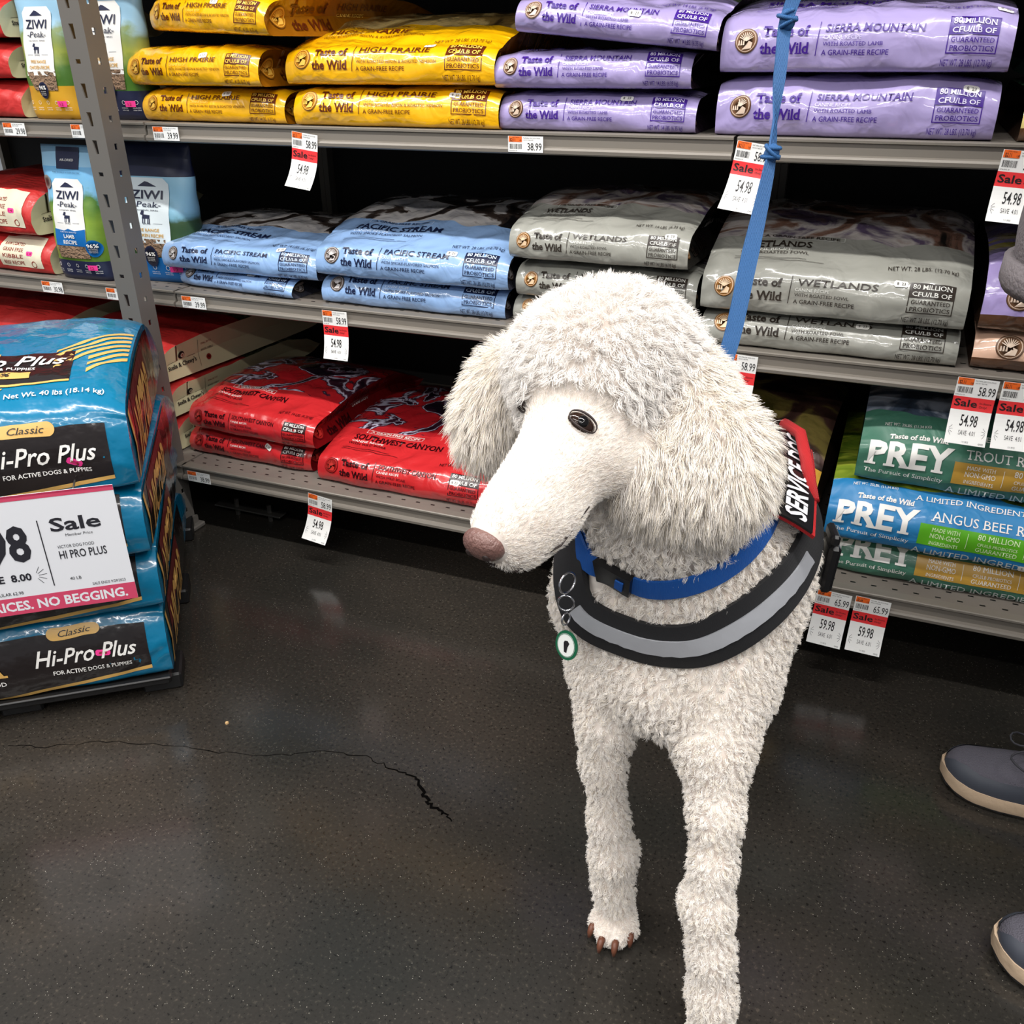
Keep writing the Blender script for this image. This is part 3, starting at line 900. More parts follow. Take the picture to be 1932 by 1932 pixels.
azure_s = mat('azure_gusset_film', (24, 84, 130), 0.45, bump=0.3, bscale=20)
OCH = mat('ochre_ink', (196, 152, 62), 0.4); LIME = mat('lime_ink', (92, 176, 32), 0.4)
PG = 'recipe bags stacked at the right of the bottom shelf'
other_bag('dog_food_bag', 'green bag at the bottom, under the bright blue one', 'dog food bag', 0.47, 0.075, 0.62, 0.0, 61, green, green_s, (0.215, 1.578, 0.181), group=PG, fill=lambda p, W, H: prey(p, W, H, 'TROUT RECIPE', OCH, WHITE))
b_, bb_ = other_bag('dog_food_bag', 'bright blue bag with white lettering between two green bags', 'dog food bag', 0.47, 0.105, 0.62, 0.004, 62, azure, azure_s, (0.205, 1.555, 0.256), tilt=0.02, group=PG, lean=0.028, fill=lambda p, W, H: prey(p, W, H, 'ANGUS BEEF RECIPE', LIME, mat('pale_lime_ink', (226, 246, 200), 0.4)))
sticker(b_, bb_, 0.33, 0.018, 0.1, '7  23')
other_bag('dog_food_bag', 'green bag at the top of the stack, below the hanging sale tags', 'dog food bag', 0.47, 0.115, 0.60, 0.025, 63, green, green_s, (0.240, 1.592, 0.364), tilt=0.012, group=PG, lean=0.03, fill=lambda p, W, H: prey(p, W, H, 'TROUT RECIPE', OCH, WHITE))

gold = bag_mat('gold_bag_film', (206, 160, 62), G_([(40, 26, 22), (74, 50, 44), (140, 124, 66), (96, 92, 40)]), 0.135, 9, rough=0.4, coat=0.2)
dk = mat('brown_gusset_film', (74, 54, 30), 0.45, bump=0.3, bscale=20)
other_bag('dog_food_bag', 'gold bag with an antelope picture, half hidden behind the dog shoulder', 'dog food bag', 0.30, 0.11, 0.60, 0.07, 64, gold, dk, (-0.205, 1.60, 0.262), yaw=-0.06, lean=0.04,
          fill=lambda p, W, H: (p.disc(W * .55, 0.19, .045, mat('antelope_brown_ink', (66, 40, 40), .5), 1, ry=.022), p.disc(W * .80, 0.165, .018, mat('antelope_brown_ink', (66, 40, 40), .5), 1, ry=.012)),
          sfill=lambda p, L, H: p.text('Taste of the Wild', 0.05, H * .4, H * .3, BLACKINK, w=.25, serif=True, bold=.02))
other_bag('dog_food_bag', 'gold bag underneath, mostly hidden by the dog', 'dog food bag', 0.30, 0.078, 0.60, 0.0, 65, gold, dk, (-0.21, 1.60, 0.181))

# puppy recipe bags at the right edge of the middle shelf
def puppy(p, W, H, a0):
    emblem(p, 0.052, a0, 0.021, 0.021)
    p.text('Taste of', 0.09, a0 + 0.004, 0.017, mat('plum_ink', (84, 34, 44), .4), w=0.09, bold=.02, serif=True)
    p.text('the Wild', 0.09, a0 - 0.022, 0.017, mat('plum_ink', (84, 34, 44), .4), w=0.09, bold=.02, serif=True)
lav2 = bag_mat('lavender_puppy_film', (182, 164, 222), G_([(60, 50, 80), (120, 110, 160), (150, 140, 60), (90, 80, 110)]), 0.17, 9, low=(88, 56, 34), low_a=0.036)
pch = bag_mat('peach_puppy_film', (232, 190, 164), G_([(60, 50, 40), (120, 90, 70), (150, 120, 60), (90, 80, 70)]), 0.17, 9, low=(88, 56, 34), low_a=0.030)
brn = mat('brown_puppy_gusset', (60, 44, 34), 0.4, bump=0.3, bscale=20)
other_bag('dog_food_bag', 'peach bag with a dark brown base, lower right on the middle shelf', 'dog food bag', 0.40, 0.066, 0.55, 0.0, 71, pch, brn, (0.352, 1.622, 0.579), fill=lambda p, W, H: puppy(p, W, H, 0.052))
other_bag('dog_food_bag', 'lavender bag with a dark brown base, lying on the peach one', 'dog food bag', 0.40, 0.115, 0.55, 0.02, 72, lav2, brn, (0.350, 1.618, 0.646), lean=0.025, fill=lambda p, W, H: puppy(p, W, H, 0.066))
cream = bag_mat('cream_bag_film', (226, 206, 130), G_([(40, 90, 70), (60, 120, 90), (90, 130, 90), (60, 80, 60)]), 0.11, 9, low=(96, 62, 30), low_a=0.03)
other_bag('dog_food_bag', 'cream bag with a brown base at the far right of the top shelf', 'dog food bag', 0.38, 0.085, 0.5, 0.0, 73, cream, brn, (0.335, 1.605, 0.929))
other_bag('dog_food_bag', 'cream and green bag lying on the cream one at far right', 'dog food bag', 0.38, 0.085, 0.5, 0.02, 74, cream, green_s, (0.338, 1.60, 1.015))
navy = bag_mat('shaded_lavender_film', (24, 32, 110), G_([(30, 30, 60), (40, 40, 90), (60, 60, 120), (30, 30, 50)]), 0.3, 9)  # dark blue stands in for the shade under a lavender bag
other_bag('dog_food_bag', 'lavender bag coloured dark blue for its shaded underside, at the top edge', 'dog food bag', 0.20, 0.06, 0.4, 0.01, 75, navy, navy, (-0.17, 1.70, 1.155))

# red bags with cream side labels
paper = bag_mat('red_paper_film', (186, 42, 40), [(0.3, (70, 90, 50)), (0.42, (176, 178, 140)), (0.55, (60, 74, 40)), (0.7, (120, 130, 96))], 0.36, 9, rough=0.5, coat=0.1)
REDP = bag_mat('plain_red_paper_film', (190, 44, 42), [(0, (190, 44, 42)), (1, (190, 44, 42))], 9, 9, rough=0.5, coat=0.08)
creamp = mat('cream_label_paper', (206, 198, 160), 0.5, bump=0.15, bscale=18)
CREAM = mat('cream_label_ink', (224, 216, 190), 0.5); DKR = mat('rust_ink', (140, 40, 30), .5)
def sc_side(p, L, H):
    h = H
    p.text("Stella & Chewy's", 0.035, h * .30, h * .12, BLACKINK, w=0.09, serif=True, bold=.02)
    p.disc(0.08, h * .62, 0.010, BLACKINK, 1, ry=h * .10); p.disc(0.083, h * .60, 0.005, CREAM, 2, ry=h * .06)
    p.line([(0.035, h * .5), (0.062, h * .5)], 0.0008, BLACKINK, 1); p.line([(0.098, h * .5), (0.125, h * .5)], 0.0008, BLACKINK, 1)
    p.line([(0.135, h * .12), (0.135, h * .85)], 0.0008, BLACKINK, 1)
    p.text('SMALL BATCH', 0.145, h * .68, h * .06, DKR, w=.035); p.text('BAKED KIBBLE', 0.145, h * .5, h * .06, BLACKINK, w=.04)
    p.disc(0.165, h * .28, 0.008, DKR, 1, ry=h * .08)
def sc_front(p, W, H):
    for k in range(9):
        wavy(p, W * .5, W * .9, H + 0.04 + k * 0.012, 0.0012, DKR, k)
def scb(label, W, H, L, puff, seed, pos, yaw, lab=False, film=paper, group=None):
    def fr(p, W_, H_):
        sc_front(p, W_, H_)
        if lab:
            p.rect(W_ * .52, H_ * .25, W_ * .93, H_ * .95 + .02, CREAM, 0, 6, 4)
            for i, t in enumerate(("RAW COATED", "GRAIN FREE", "KIBBLE", "BEEF RECIPE")):
                p.text(t, W_ * .56, H_ * (.82 - .17 * i), H_ * .1, DKR, w=W_ * .2, bold=.01)
            p.disc(W_ * .86, H_ * .35, .008, DKR, 1, r0=.006)
    o, b = other_bag('kibble_bag', label, 'kibble bag', W, H, L, puff, seed, film, creamp, pos, yaw, group=group, fill=fr, sfill=sc_side, fold=0.006, amp=0.003, lean=.02)
    if lab: sticker(o, b, W * .82, H * .62, 0, '14', PINK, .018, .011, DKR)
    return o
SG = 'red bags with cream side labels'
scb('red bag with a cream side label, top of the pile behind the slotted post', 0.36, 0.092, 0.62, 0.012, 81, (-1.735, 1.59, 0.352), -0.10, group=SG)
scb('red bag with a cream side label, middle of the pile behind the slotted post', 0.36, 0.082, 0.62, 0.0, 82, (-1.725, 1.58, 0.268), -0.04, group=SG)
scb('red bag at the bottom of the pile behind the slotted post', 0.36, 0.082, 0.62, 0.0, 83, (-1.720, 1.57, 0.184), 0.02, group=SG)
scb('red bag left of the lamb pouch, upper of the two', 0.34, 0.105, 0.55, 0.02, 84, (-2.055, 1.62, 0.672), -0.10, True, REDP, SG)
scb('red bag left of the lamb pouch, lower of the two', 0.34, 0.090, 0.55, 0.0, 85, (-2.035, 1.62, 0.580), -0.06, True, REDP, SG)
scb('red bag at the bottom of the pile at the top left corner', 0.34, 0.078, 0.5, 0.0, 86, (-2.015, 1.625, 0.930), -0.06, False, REDP, SG)
scb('red bag in the middle of the pile at the top left corner', 0.34, 0.078, 0.5, 0.0, 87, (-2.015, 1.618, 1.010), -0.06, False, REDP, SG)
scb('red bag at the top of the pile at the top left corner', 0.34, 0.085, 0.5, 0.01, 88, (-2.010, 1.61, 1.090), -0.03, False, REDP, SG)
scb('red bag on the bottom shelf glimpsed above the teal stack', 0.42, 0.16, 0.55, 0.03, 89, (-2.15, 1.62, 0.30), -0.1, False, REDP, SG)
scb('red bag underneath, hidden behind the teal stack', 0.42, 0.115, 0.55, 0.0, 90, (-2.15, 1.62, 0.182), -0.1, False, REDP, SG)
# ------------------------------------------------------------------ price labels and sale tags clipped to the rails
PAPER = mat('tag_paper', (240, 240, 238), 0.6); ORANGE = mat('tag_orange', (240, 106, 34), 0.5); REDT = mat('tag_red', (232, 52, 56), 0.5)
def price_tag(name, x, y, z, w, price, label, sale=None, save=None, bend=0.0, swing=0.0, group='white price labels on the shelf rails', unit_price='$2.11'):
    H = w * (0.095 / 0.056) if sale else w * 0.40
    h1 = w * 0.52 if sale else H
    root = empty(name, (x, y, z)); root.rotation_euler = (0, swing, 0)
    tag(root, label, 'price tag' if sale else 'price label', group)
    def fn(X, Y):
        t = np.maximum(-Y - 0.037, 0)
        P = np.stack([X, -0.0045 - bend * t * t * 60, Y], 1)
        N = np.tile([0.0, -1.0, 0.0], (len(X), 1)); return P, N
    def sheet(mb, x0, y0, x1, y1, m):
        p = Print(); p.rect(x0, y0, x1, y1, m, 0, 1, 8); p.lay(mb, fn, lift=0.0004, maxlen=1)
        q = Print(); q.rect(x0, y0, x1, y1, m, 0, 1, 8)
        for v, f, mm, l in q.items:
            P, N = fn(v[:, 0], v[:, 1]); mb.add(P, [g[::-1] for g in f], mm)
    mb = MB(); sheet(mb, 0, -h1, w, 0, PAPER)
    p = Print()
    p.rect(w * .02, -h1 * .36, w * .40, -h1 * .01, ORANGE, 1)
    p.text(unit_price, w * .06, -h1 * .32, h1 * .19, BLACKINK, w=w * .15, layer=2, bold=.01)
    p.text('UNIT PRICE', w * .12, -h1 * .10, h1 * .05, BLACKINK, w=w * .2, layer=2); p.text('LB', w * .33, -h1 * .3, h1 * .1, BLACKINK, layer=2)
    p.text('NATURAL DRY DOG FOOD', w * .44, -h1 * .14, h1 * .07, BLACKINK, w=w * .48)
    p.text('ADULT RECIPE', w * .44, -h1 * .26, h1 * .06, BLACKINK, w=w * .28)
    r = random.Random(len(label)); bx = w * .05
    while bx < w * .40:
        bw = r.choice((.5, .8, 1.3)) * w * .012
        p.rect(bx, -h1 * .80, bx + bw, -h1 * .48, BLACKINK, 0); bx += bw + r.choice((.5, .9, 1.3)) * w * .012
    p.text(price, w * .96, -h1 * .86, h1 * .48, BLACKINK, w=w * .40, align='r', bold=.0)
    p.text('0744 0912 18', w * .03, -h1 * .93, h1 * .06, BLACKINK, w=w * .22)
    p.lay(mb, fn, lift=0.0006)
    o = mb.build('shelf_label' if sale else 'label_card', smooth=False, parent=root)
    if sale:
        mb = MB(); y1 = -h1; yr = y1 - w * .36
        sheet(mb, 0, yr, w, y1, REDT); sheet(mb, 0, -H, w, yr, PAPER)
        p = Print()
        p.text('Sale', w * .05, yr + w * .10, w * .20, BLACKINK, w=w * .56, bold=.018)
        p.text('In-Store', w * .66, yr + w * .20, w * .055, BLACKINK, w=w * .28); p.text('Only!', w * .66, yr + w * .10, w * .06, BLACKINK, w=w * .19)
        Hb = -H; hb = yr - Hb
        p.text(sale, w * .5, Hb + hb * .52, hb * .36, BLACKINK, w=w * .42, align='c', bold=.01)
        p.text('SAVE  ' + save, w * .5, Hb + hb * .26, hb * .14, BLACKINK, w=w * .40, align='c')
        for sx, sg in ((.04, 1), (.96, -1)):
            for k, an in enumerate((-50, -20, 10, 40)):
                a = math.radians(an); cx, cy = w * sx, Hb + hb * .38
                p.line([(cx + sg * w * .02 * math.cos(a), cy + w * .05 * math.sin(a) - k * .0 * w), (cx + sg * w * .11 * math.cos(a), cy + w * .17 * math.sin(a))], 0.0005, BLACKINK, 1)
        p.text('11/1 09/23', w * .5, Hb + hb * .05, hb * .05, BLACKINK, w=w * .16, align='c'); p.text('424455', w * .82, Hb + hb * .04, hb * .05, BLACKINK, w=w * .12)
        p.lay(mb, fn, lift=0.0006)
        mb.build('sale_slip', smooth=False, parent=root)
    return root
YT, YB = 1.5915, 1.5135
price_tag('price_label', -1.881, YT, 0.9215, 0.066, '29.98', 'white price label 29.98 below the red bags at the top left')
price_tag('price_label', -1.681, YT, 0.9215, 0.066, '26.98', 'white price label half hidden left of the slotted post, upper rail')
price_tag('price_label', -1.457, YT, 0.9215, 0.066, '39.99', 'white price label 39.99 on the upper rail right of the post')
price_tag('price_label', -0.660, YT, 0.9215, 0.066, '38.99', 'white price label 38.99 below the small lavender bags')
price_tag('price_label', -1.880, YT, 0.5715, 0.066, '30.98', 'white price label 30.98 below the lamb pouch, middle rail')
price_tag('price_label', -1.679, YT, 0.5715, 0.066, '32.98', 'white price label partly behind the slotted post, middle rail')
price_tag('price_label', -1.459, YT, 0.5715, 0.066, '39.99', 'white price label 39.99 below the small pale blue bags')
price_tag('price_label', -1.462, YB, 0.1735, 0.066, '38.99', 'white price label 38.99 on the bottom rail beside the post foot')
TG = 'hanging sale tags'
price_tag('sale_tag', -1.114, YT, 0.920, 0.058, '58.99', 'sale tag 54.98 hanging below the large yellow bags', '54.98', '4.01', 0.12, 0.12, TG)
price_tag('sale_tag', -0.259, YT, 0.924, 0.058, '58.99', 'sale tag 54.98 hanging on the upper rail behind the blue leash', '54.98', '4.01', 0.25, 0.13, TG)
price_tag('sale_tag', 0.128, YT, 0.921, 0.058, '58.99', 'sale tag cut off by the right photo edge, upper rail', '54.98', '4.01', 0.1, 0.06, TG)
price_tag('sale_tag', -1.088, YT, 0.573, 0.060, '58.99', 'sale tag 54.98 hanging below the large pale blue bags', '54.98', '4.01', 0.05, 0.0, TG)
price_tag('sale_tag', -0.246, YT, 0.573, 0.060, '58.99', 'sale tag hanging where the blue leash meets the dog fur', '54.98', '4.01', 0.05, 0.04, TG)
price_tag('sale_tag', 0.136, YT, 0.574, 0.062, '58.99', 'sale tag 54.98 over the green bag, left one of the pair', '54.98', '4.01', 0.1, 0.02, TG)
price_tag('sale_tag', 0.203, YT, 0.574, 0.062, '58.99', 'sale tag over the green bag, cut off by the right photo edge', '54.98', '4.01', 0.1, 0.0, TG)
price_tag('sale_tag', -1.122, YB, 0.175, 0.062, '58.99', 'sale tag 54.98 hanging from the bottom rail over the dark floor', '54.98', '4.01', 0.1, 0.12, TG)
price_tag('sale_tag', -0.021, YB, 0.175, 0.060, '65.99', 'sale tag 59.98 beside the dog harness, left one of the low pair', '59.98', '6.01', 0.1, 0.05, TG, '$2.64')
price_tag('sale_tag', 0.045, YB, 0.175, 0.060, '65.99', 'sale tag 59.98, right one of the low pair', '59.98', '6.01', 0.1, 0.03, TG, '$2.64')

# ------------------------------------------------------------------ standing pouches
def pouch(label, W, H, T, pos, yaw, style, group='standing pouches at the left'):
    nz, nt = 26, 40
    G = []
    for i in range(nz + 1):
        t = i / nz; z = H * t
        th = T * (0.9 + 0.25 * math.sin(math.pi * min(t * 1.5, 1))) * max(1 - t ** 3, 0.035) * (0.92 if i == 0 else 1)
        w = W * (1 - 0.10 * math.sin(math.pi * min(t * 1.2, 1)) ** 2 * (t < .85)) * (1 - 0.03 * (t > .98))
        row = []
        for k in range(nt):
            a = 2 * math.pi * k / nt
            c, s_ = math.cos(a), math.sin(a)
            x = w / 2 * math.copysign(abs(c) ** 0.55, c); y = th / 2 * math.copysign(abs(s_) ** 0.9, s_)
            row.append((x, y + 0.0015 * math.sin(z * 90 + x * 60), z))
        G.append(row)
    G = np.array(G)
    film, base, top = style['film'], style['base'], style['top']
    mb = MB()
    for i in range(nz):
        z = (i + .5) / nz
        m = base if z < style['b'] else (top if z > style['t'] else film)
        mb.add([], [], m)
    V = G.reshape(-1, 3)
    b0 = mb.add(V, [], film)
    for i in range(nz):
        z = (i + .5) / nz
        m = base if z < style['b'] else (top if z > style['t'] else film)
        for k in range(nt):
            j = (k + 1) % nt
            mb.f.append([i * nt + k, i * nt + j, (i + 1) * nt + j, (i + 1) * nt + k]); mb.m.append(mb.mi(m))
    mb.f.append(list(range(nt - 1, -1, -1))); mb.m.append(mb.mi(base))
    mb.f.append([nz * nt + k for k in range(nt)]); mb.m.append(mb.mi(top))
    def fn(X, Y):   # X from left edge, Y from bottom
        zi = np.clip(Y / H * nz, 0, nz - 0.001); i = zi.astype(int); f = zi - i
        out = np.zeros((len(X), 3))
        for n in range(len(X)):
            row = G[i[n]] * (1 - f[n]) + G[i[n] + 1] * f[n]
            fr = row[nt // 2:]      # front half, y<0, x rising
            out[n] = (X[n] - W / 2, np.interp(X[n] - W / 2, np.append(fr[:, 0], W / 2), np.append(fr[:, 1], 0)), Y[n])
        return out, np.tile([0.0, -1.0, 0.15], (len(X), 1))
    p = Print(); style['art'](p, W, H); p.lay(mb, fn, lift=0.0016, maxlen=0.02)
    uvs = np.zeros((mb.n, 2)); uvs[:len(V), 0] = V[:, 0]; uvs[:len(V), 1] = V[:, 2]
    o = mb.build('treat_pouch', uvs=uvs); put(o, *pos, yaw); tag(o, label, 'pouch', group); return o
def land(name, stops, sc=14):
    m = bpy.data.materials.new(name); m.use_nodes = True; nt = m.node_tree; L = nt.links.new; b = nt.nodes['Principled BSDF']
    uv = nt.nodes.new('ShaderNodeUVMap'); sep = nt.nodes.new('ShaderNodeSeparateXYZ'); L(uv.outputs['UV'], sep.inputs[0])
    n = nt.nodes.new('ShaderNodeTexNoise'); n.inputs['Scale'].default_value = sc; n.inputs['Detail'].default_value = 5; L(uv.outputs['UV'], n.inputs['Vector'])
    ma = nt.nodes.new('ShaderNodeMath'); ma.operation = 'MULTIPLY_ADD'; L(sep.outputs['Y'], ma.inputs[0]); ma.inputs[1].default_value = 3.4
    m2 = nt.nodes.new('ShaderNodeMath'); m2.operation = 'MULTIPLY_ADD'; L(n.outputs['Fac'], m2.inputs[0]); m2.inputs[1].default_value = 0.5; m2.inputs[2].default_value = -0.25
    L(m2.outputs[0], ma.inputs[2]); r = ramp(nt, stops); L(ma.outputs[0], r.inputs[0]); L(r.outputs['Color'], b.inputs['Base Color']); b.inputs['Roughness'].default_value = 0.35
    return m
NAVY = mat('pouch_navy', (34, 38, 66), 0.35); SKY = mat('pouch_sky', (150, 196, 226), 0.35); BLUEP = mat('pouch_blue', (16, 104, 176), 0.35)
GOLDP = mat('pouch_gold', (214, 160, 40), 0.35); KIB = mat('window_kibble', (140, 112, 88), 0.8, bump=1.0, bscale=160); GRN = mat('pouch_grass', (110, 160, 50), .5)
land_lamb = land('pouch_landscape_lamb', [(0.0, (50, 80, 34)), (0.2, (96, 132, 40)), (0.42, (140, 170, 60)), (0.60, (78, 120, 48)), (0.66, (130, 190, 225)), (0.95, (90, 160, 215))])
land_blue = land('pouch_landscape_blue', [(0.0, (30, 60, 40)), (0.25, (40, 70, 36)), (0.44, (60, 84, 56)), (0.50, (120, 170, 190)), (0.6, (150, 200, 226)), (0.9, (160, 208, 232))])
land_chk = land('pouch_landscape_chicken', [(0.0, (90, 140, 50)), (0.3, (70, 110, 40)), (0.42, (150, 160, 70)), (0.55, (120, 140, 90)), (0.62, (150, 190, 215)), (0.95, (140, 186, 214))])
def ziwi(p, W, H, kind, panel=WHITE, window=True):
    cx = W * .5; w2 = W * .27
    if kind == 'lamb':
        p.rect(W * .32, H * .83, W * .72, H * .985, NAVY, 0, 4, 2); p.text('AIR-DRIED', cx + W * .02, H * .885, H * .018, WHITE, w=W * .24, align='c', layer=2)
        p.text('THE WORLD IS OUR PANTRY', cx, H * .80, H * .010, NAVY, w=W * .5, align='c')
        p.disc(W * .13, H * .73, W * .09, mat('pouch_badge', (150, 136, 130), .4), 1)
    y0 = H * .30
    p.poly([(cx - w2, y0), (cx + w2, y0), (cx + w2 * 1.0, H * .72), (cx + w2 * .75, H * .76), (cx - w2 * .75, H * .76), (cx - w2, H * .72)], panel, 0)
    p.poly([(cx - w2 * .42, H * .70), (cx - w2 * .1, H * .735), (cx + w2 * .05, H * .73), (cx + w2 * .45, H * .70)], NAVY, 1)
    p.text('ZIWI', cx, H * .615, H * .062, NAVY, w=W * .40, align='c', bold=.012, layer=2)
    p.text('-Peak-', cx, H * .558, H * .040, NAVY, w=W * .36, align='c', serif=True, layer=2, shear=0.0 if kind == 'lamb' else .2)
    p.text('ORIGINAL SERIES', cx, H * .53, H * .010, NAVY, w=W * .30, align='c')
    # little dog
    dx, dy, k = cx, H * .475, W * .06
    p.poly([(dx - k, dy), (dx + k * .6, dy), (dx + k * .6, dy + k * .6), (dx - k * .9, dy + k * .7)], NAVY, 1)
    for q in (-.9, -.5, .15, .45): p.rect(dx + k * q, dy - k * .8, dx + k * (q + .2), dy, NAVY, 1)
    p.poly([(dx - k * 1.4, dy + k * .7), (dx - k * .7, dy + k * .5), (dx - k * .6, dy + k * 1.3), (dx - k * 1.1, dy + k * 1.4)], NAVY, 1)
    p.text('DOG', cx, H * .435, H * .012, NAVY, w=W * .09, align='c')
    p.line([(cx - w2 * .7, H * .441), (cx - w2 * .3, H * .441)], .0005, NAVY, 1); p.line([(cx + w2 * .3, H * .441), (cx + w2 * .7, H * .441)], .0005, NAVY, 1)
    if kind == 'lamb':
        p.poly([(cx - w2, y0 * .9), (cx + w2, y0 * .9), (cx + w2, H * .40), (cx + w2 * .4, H * .385), (cx, H * .40), (cx - w2 * .3, H * .385), (cx - w2, H * .395)], BLUEP, 2)
        p.text('PURE NEW ZEALAND', cx, H * .37, H * .010, WHITE, w=W * .3, align='c', layer=4)
        p.text('LAMB', cx, H * .328, H * .030, WHITE, w=W * .2, align='c', layer=4, bold=.02); p.text('RECIPE', cx, H * .283, H * .030, WHITE, w=W * .24, align='c', layer=4, bold=.02)
        p.rect(cx - w2, H * .175, cx + w2, H * .27, KIB, 1, 4, 2)
        p.disc(W * .84, H * .255, W * .10, BLUEP, 2, ry=W * .115); p.text('96%', W * .84, H * .262, H * .030, WHITE, w=W * .14, align='c', layer=4, bold=.02)
        for i in range(3): p.text('MEAT ORGANS', W * .84, H * (.248 - .013 * i), H * .008, WHITE, w=W * .11, align='c', layer=4)
    else:
        p.text('FREE RANGE', cx, H * .385, H * .022, mat('pouch_gold_ink', (214, 160, 40), .4), w=W * .30, align='c', bold=.01)
        p.text('CHICKEN RECIPE', cx, H * .345, H * .024, mat('pouch_gold_ink', (214, 160, 40), .4), w=W * .40, align='c', bold=.01)
        p.poly([(cx - w2, H * .33), (cx - w2 * .6, H * .20), (cx + w2 * .9, H * .20), (cx + w2, H * .33)], KIB, 0)
        p.disc(cx - w2 * .0, H * .20, W * .085, NAVY, 2, ry=W * .11); p.text('96%', cx, H * .205, H * .028, WHITE, w=W * .12, align='c', layer=4, bold=.02)
        for i in range(3): p.text('MEAT ORGANS', cx, H * (.188 - .012 * i), H * .007, WHITE, w=W * .09, align='c', layer=4)
    for i in range(5):
        p.disc(W * (.16 + .17 * i), H * .115, W * .025, WHITE, 0, r0=W * .020); p.text('SOURCED', W * (.16 + .17 * i), H * .075, H * .008, WHITE, w=W * .10, align='c')
        p.text('WITH CARE', W * (.16 + .17 * i), H * .06, H * .008, WHITE, w=W * .10, align='c')
    p.rect(W * .70, H * .085, W * .84, H * .125, PINK, 3); p.text('12', W * .77, H * .093, H * .022, DKR, w=W * .05, align='c', layer=5)
pouch('green and blue lamb recipe pouch standing left of the slotted post', 0.168, 0.295, 0.085, (-1.765, 1.645, 0.579), 0.0, dict(film=land_lamb, base=NAVY, top=SKY, b=0.17, t=0.84, art=lambda p, W, H: ziwi(p, W, H, 'lamb')))
pouch('pale blue pouch with a navy top standing behind the slotted post', 0.215, 0.300, 0.10, (-1.580, 1.70, 0.579), 0.06, dict(film=land_blue, base=BLUEP, top=NAVY, b=0.20, t=0.78, art=lambda p, W, H: ziwi(p, W, H, 'blue', mat('panel_pale', (226, 236, 240), .4))))
pouch('yellow based chicken recipe pouch standing at the top left', 0.148, 0.285, 0.080, (-1.758, 1.655, 0.929), 0.0, dict(film=land_chk, base=GOLDP, top=NAVY, b=0.22, t=0.86, art=lambda p, W, H: ziwi(p, W, H, 'chk')))
pouch('navy based chicken recipe pouch standing behind the slotted post, top shelf', 0.165, 0.295, 0.080, (-1.592, 1.675, 0.929), 0.0, dict(film=land_chk, base=NAVY, top=NAVY, b=0.20, t=0.86, art=lambda p, W, H: ziwi(p, W, H, 'chk')))
for i in range(2):
    pass

# ------------------------------------------------------------------ stack of teal bags on a low black pallet, turned towards the aisle
YAWV = math.atan2(0.6156, 0.788)
DX = Vector((math.cos(YAWV), math.sin(YAWV), 0)); DY = Vector((-math.sin(YAWV), math.cos(YAWV), 0))
CORN = Vector((-1.077, 0.983, 0))
TEAL = (0, 112, 152)
def teal_mat(name):
    m = bpy.data.materials.new(name); m.use_nodes = True; nt = m.node_tree; L = nt.links.new; b = nt.nodes['Principled BSDF']
    b.inputs['Base Color'].default_value = lin(TEAL); b.inputs['Roughness'].default_value = 0.24; b.inputs['Coat Weight'].default_value = 0.5; b.inputs['Coat Roughness'].default_value = .05
    tc = nt.nodes.new('ShaderNodeTexCoord'); n = nt.nodes.new('ShaderNodeTexNoise'); n.inputs['Scale'].default_value = 20; n.inputs['Detail'].default_value = 3; L(tc.outputs['Object'], n.inputs['Vector'])
    bp = nt.nodes.new('ShaderNodeBump'); bp.inputs['Strength'].default_value = .35; bp.inputs['Distance'].default_value = .012; L(n.outputs['Fac'], bp.inputs['Height']); L(bp.outputs['Normal'], b.inputs['Normal']); L(bp.outputs['Normal'], b.inputs['Coat Normal'])
    return m
TEALF = teal_mat('teal_bag_film'); TEALS = TEALF
BLK = mat('black_bag_print', (30, 24, 24), 0.22, coat=0.5, bump=.3, bscale=22); GLD = mat('gold_bag_print', (216, 172, 96), 0.35); MEAT = mat('dark_red_bag_print', (96, 30, 30), 0.35, bump=.3, bscale=30)
NAVB = mat('navy_bag_print', (30, 38, 84), .35, bump=.3, bscale=25)
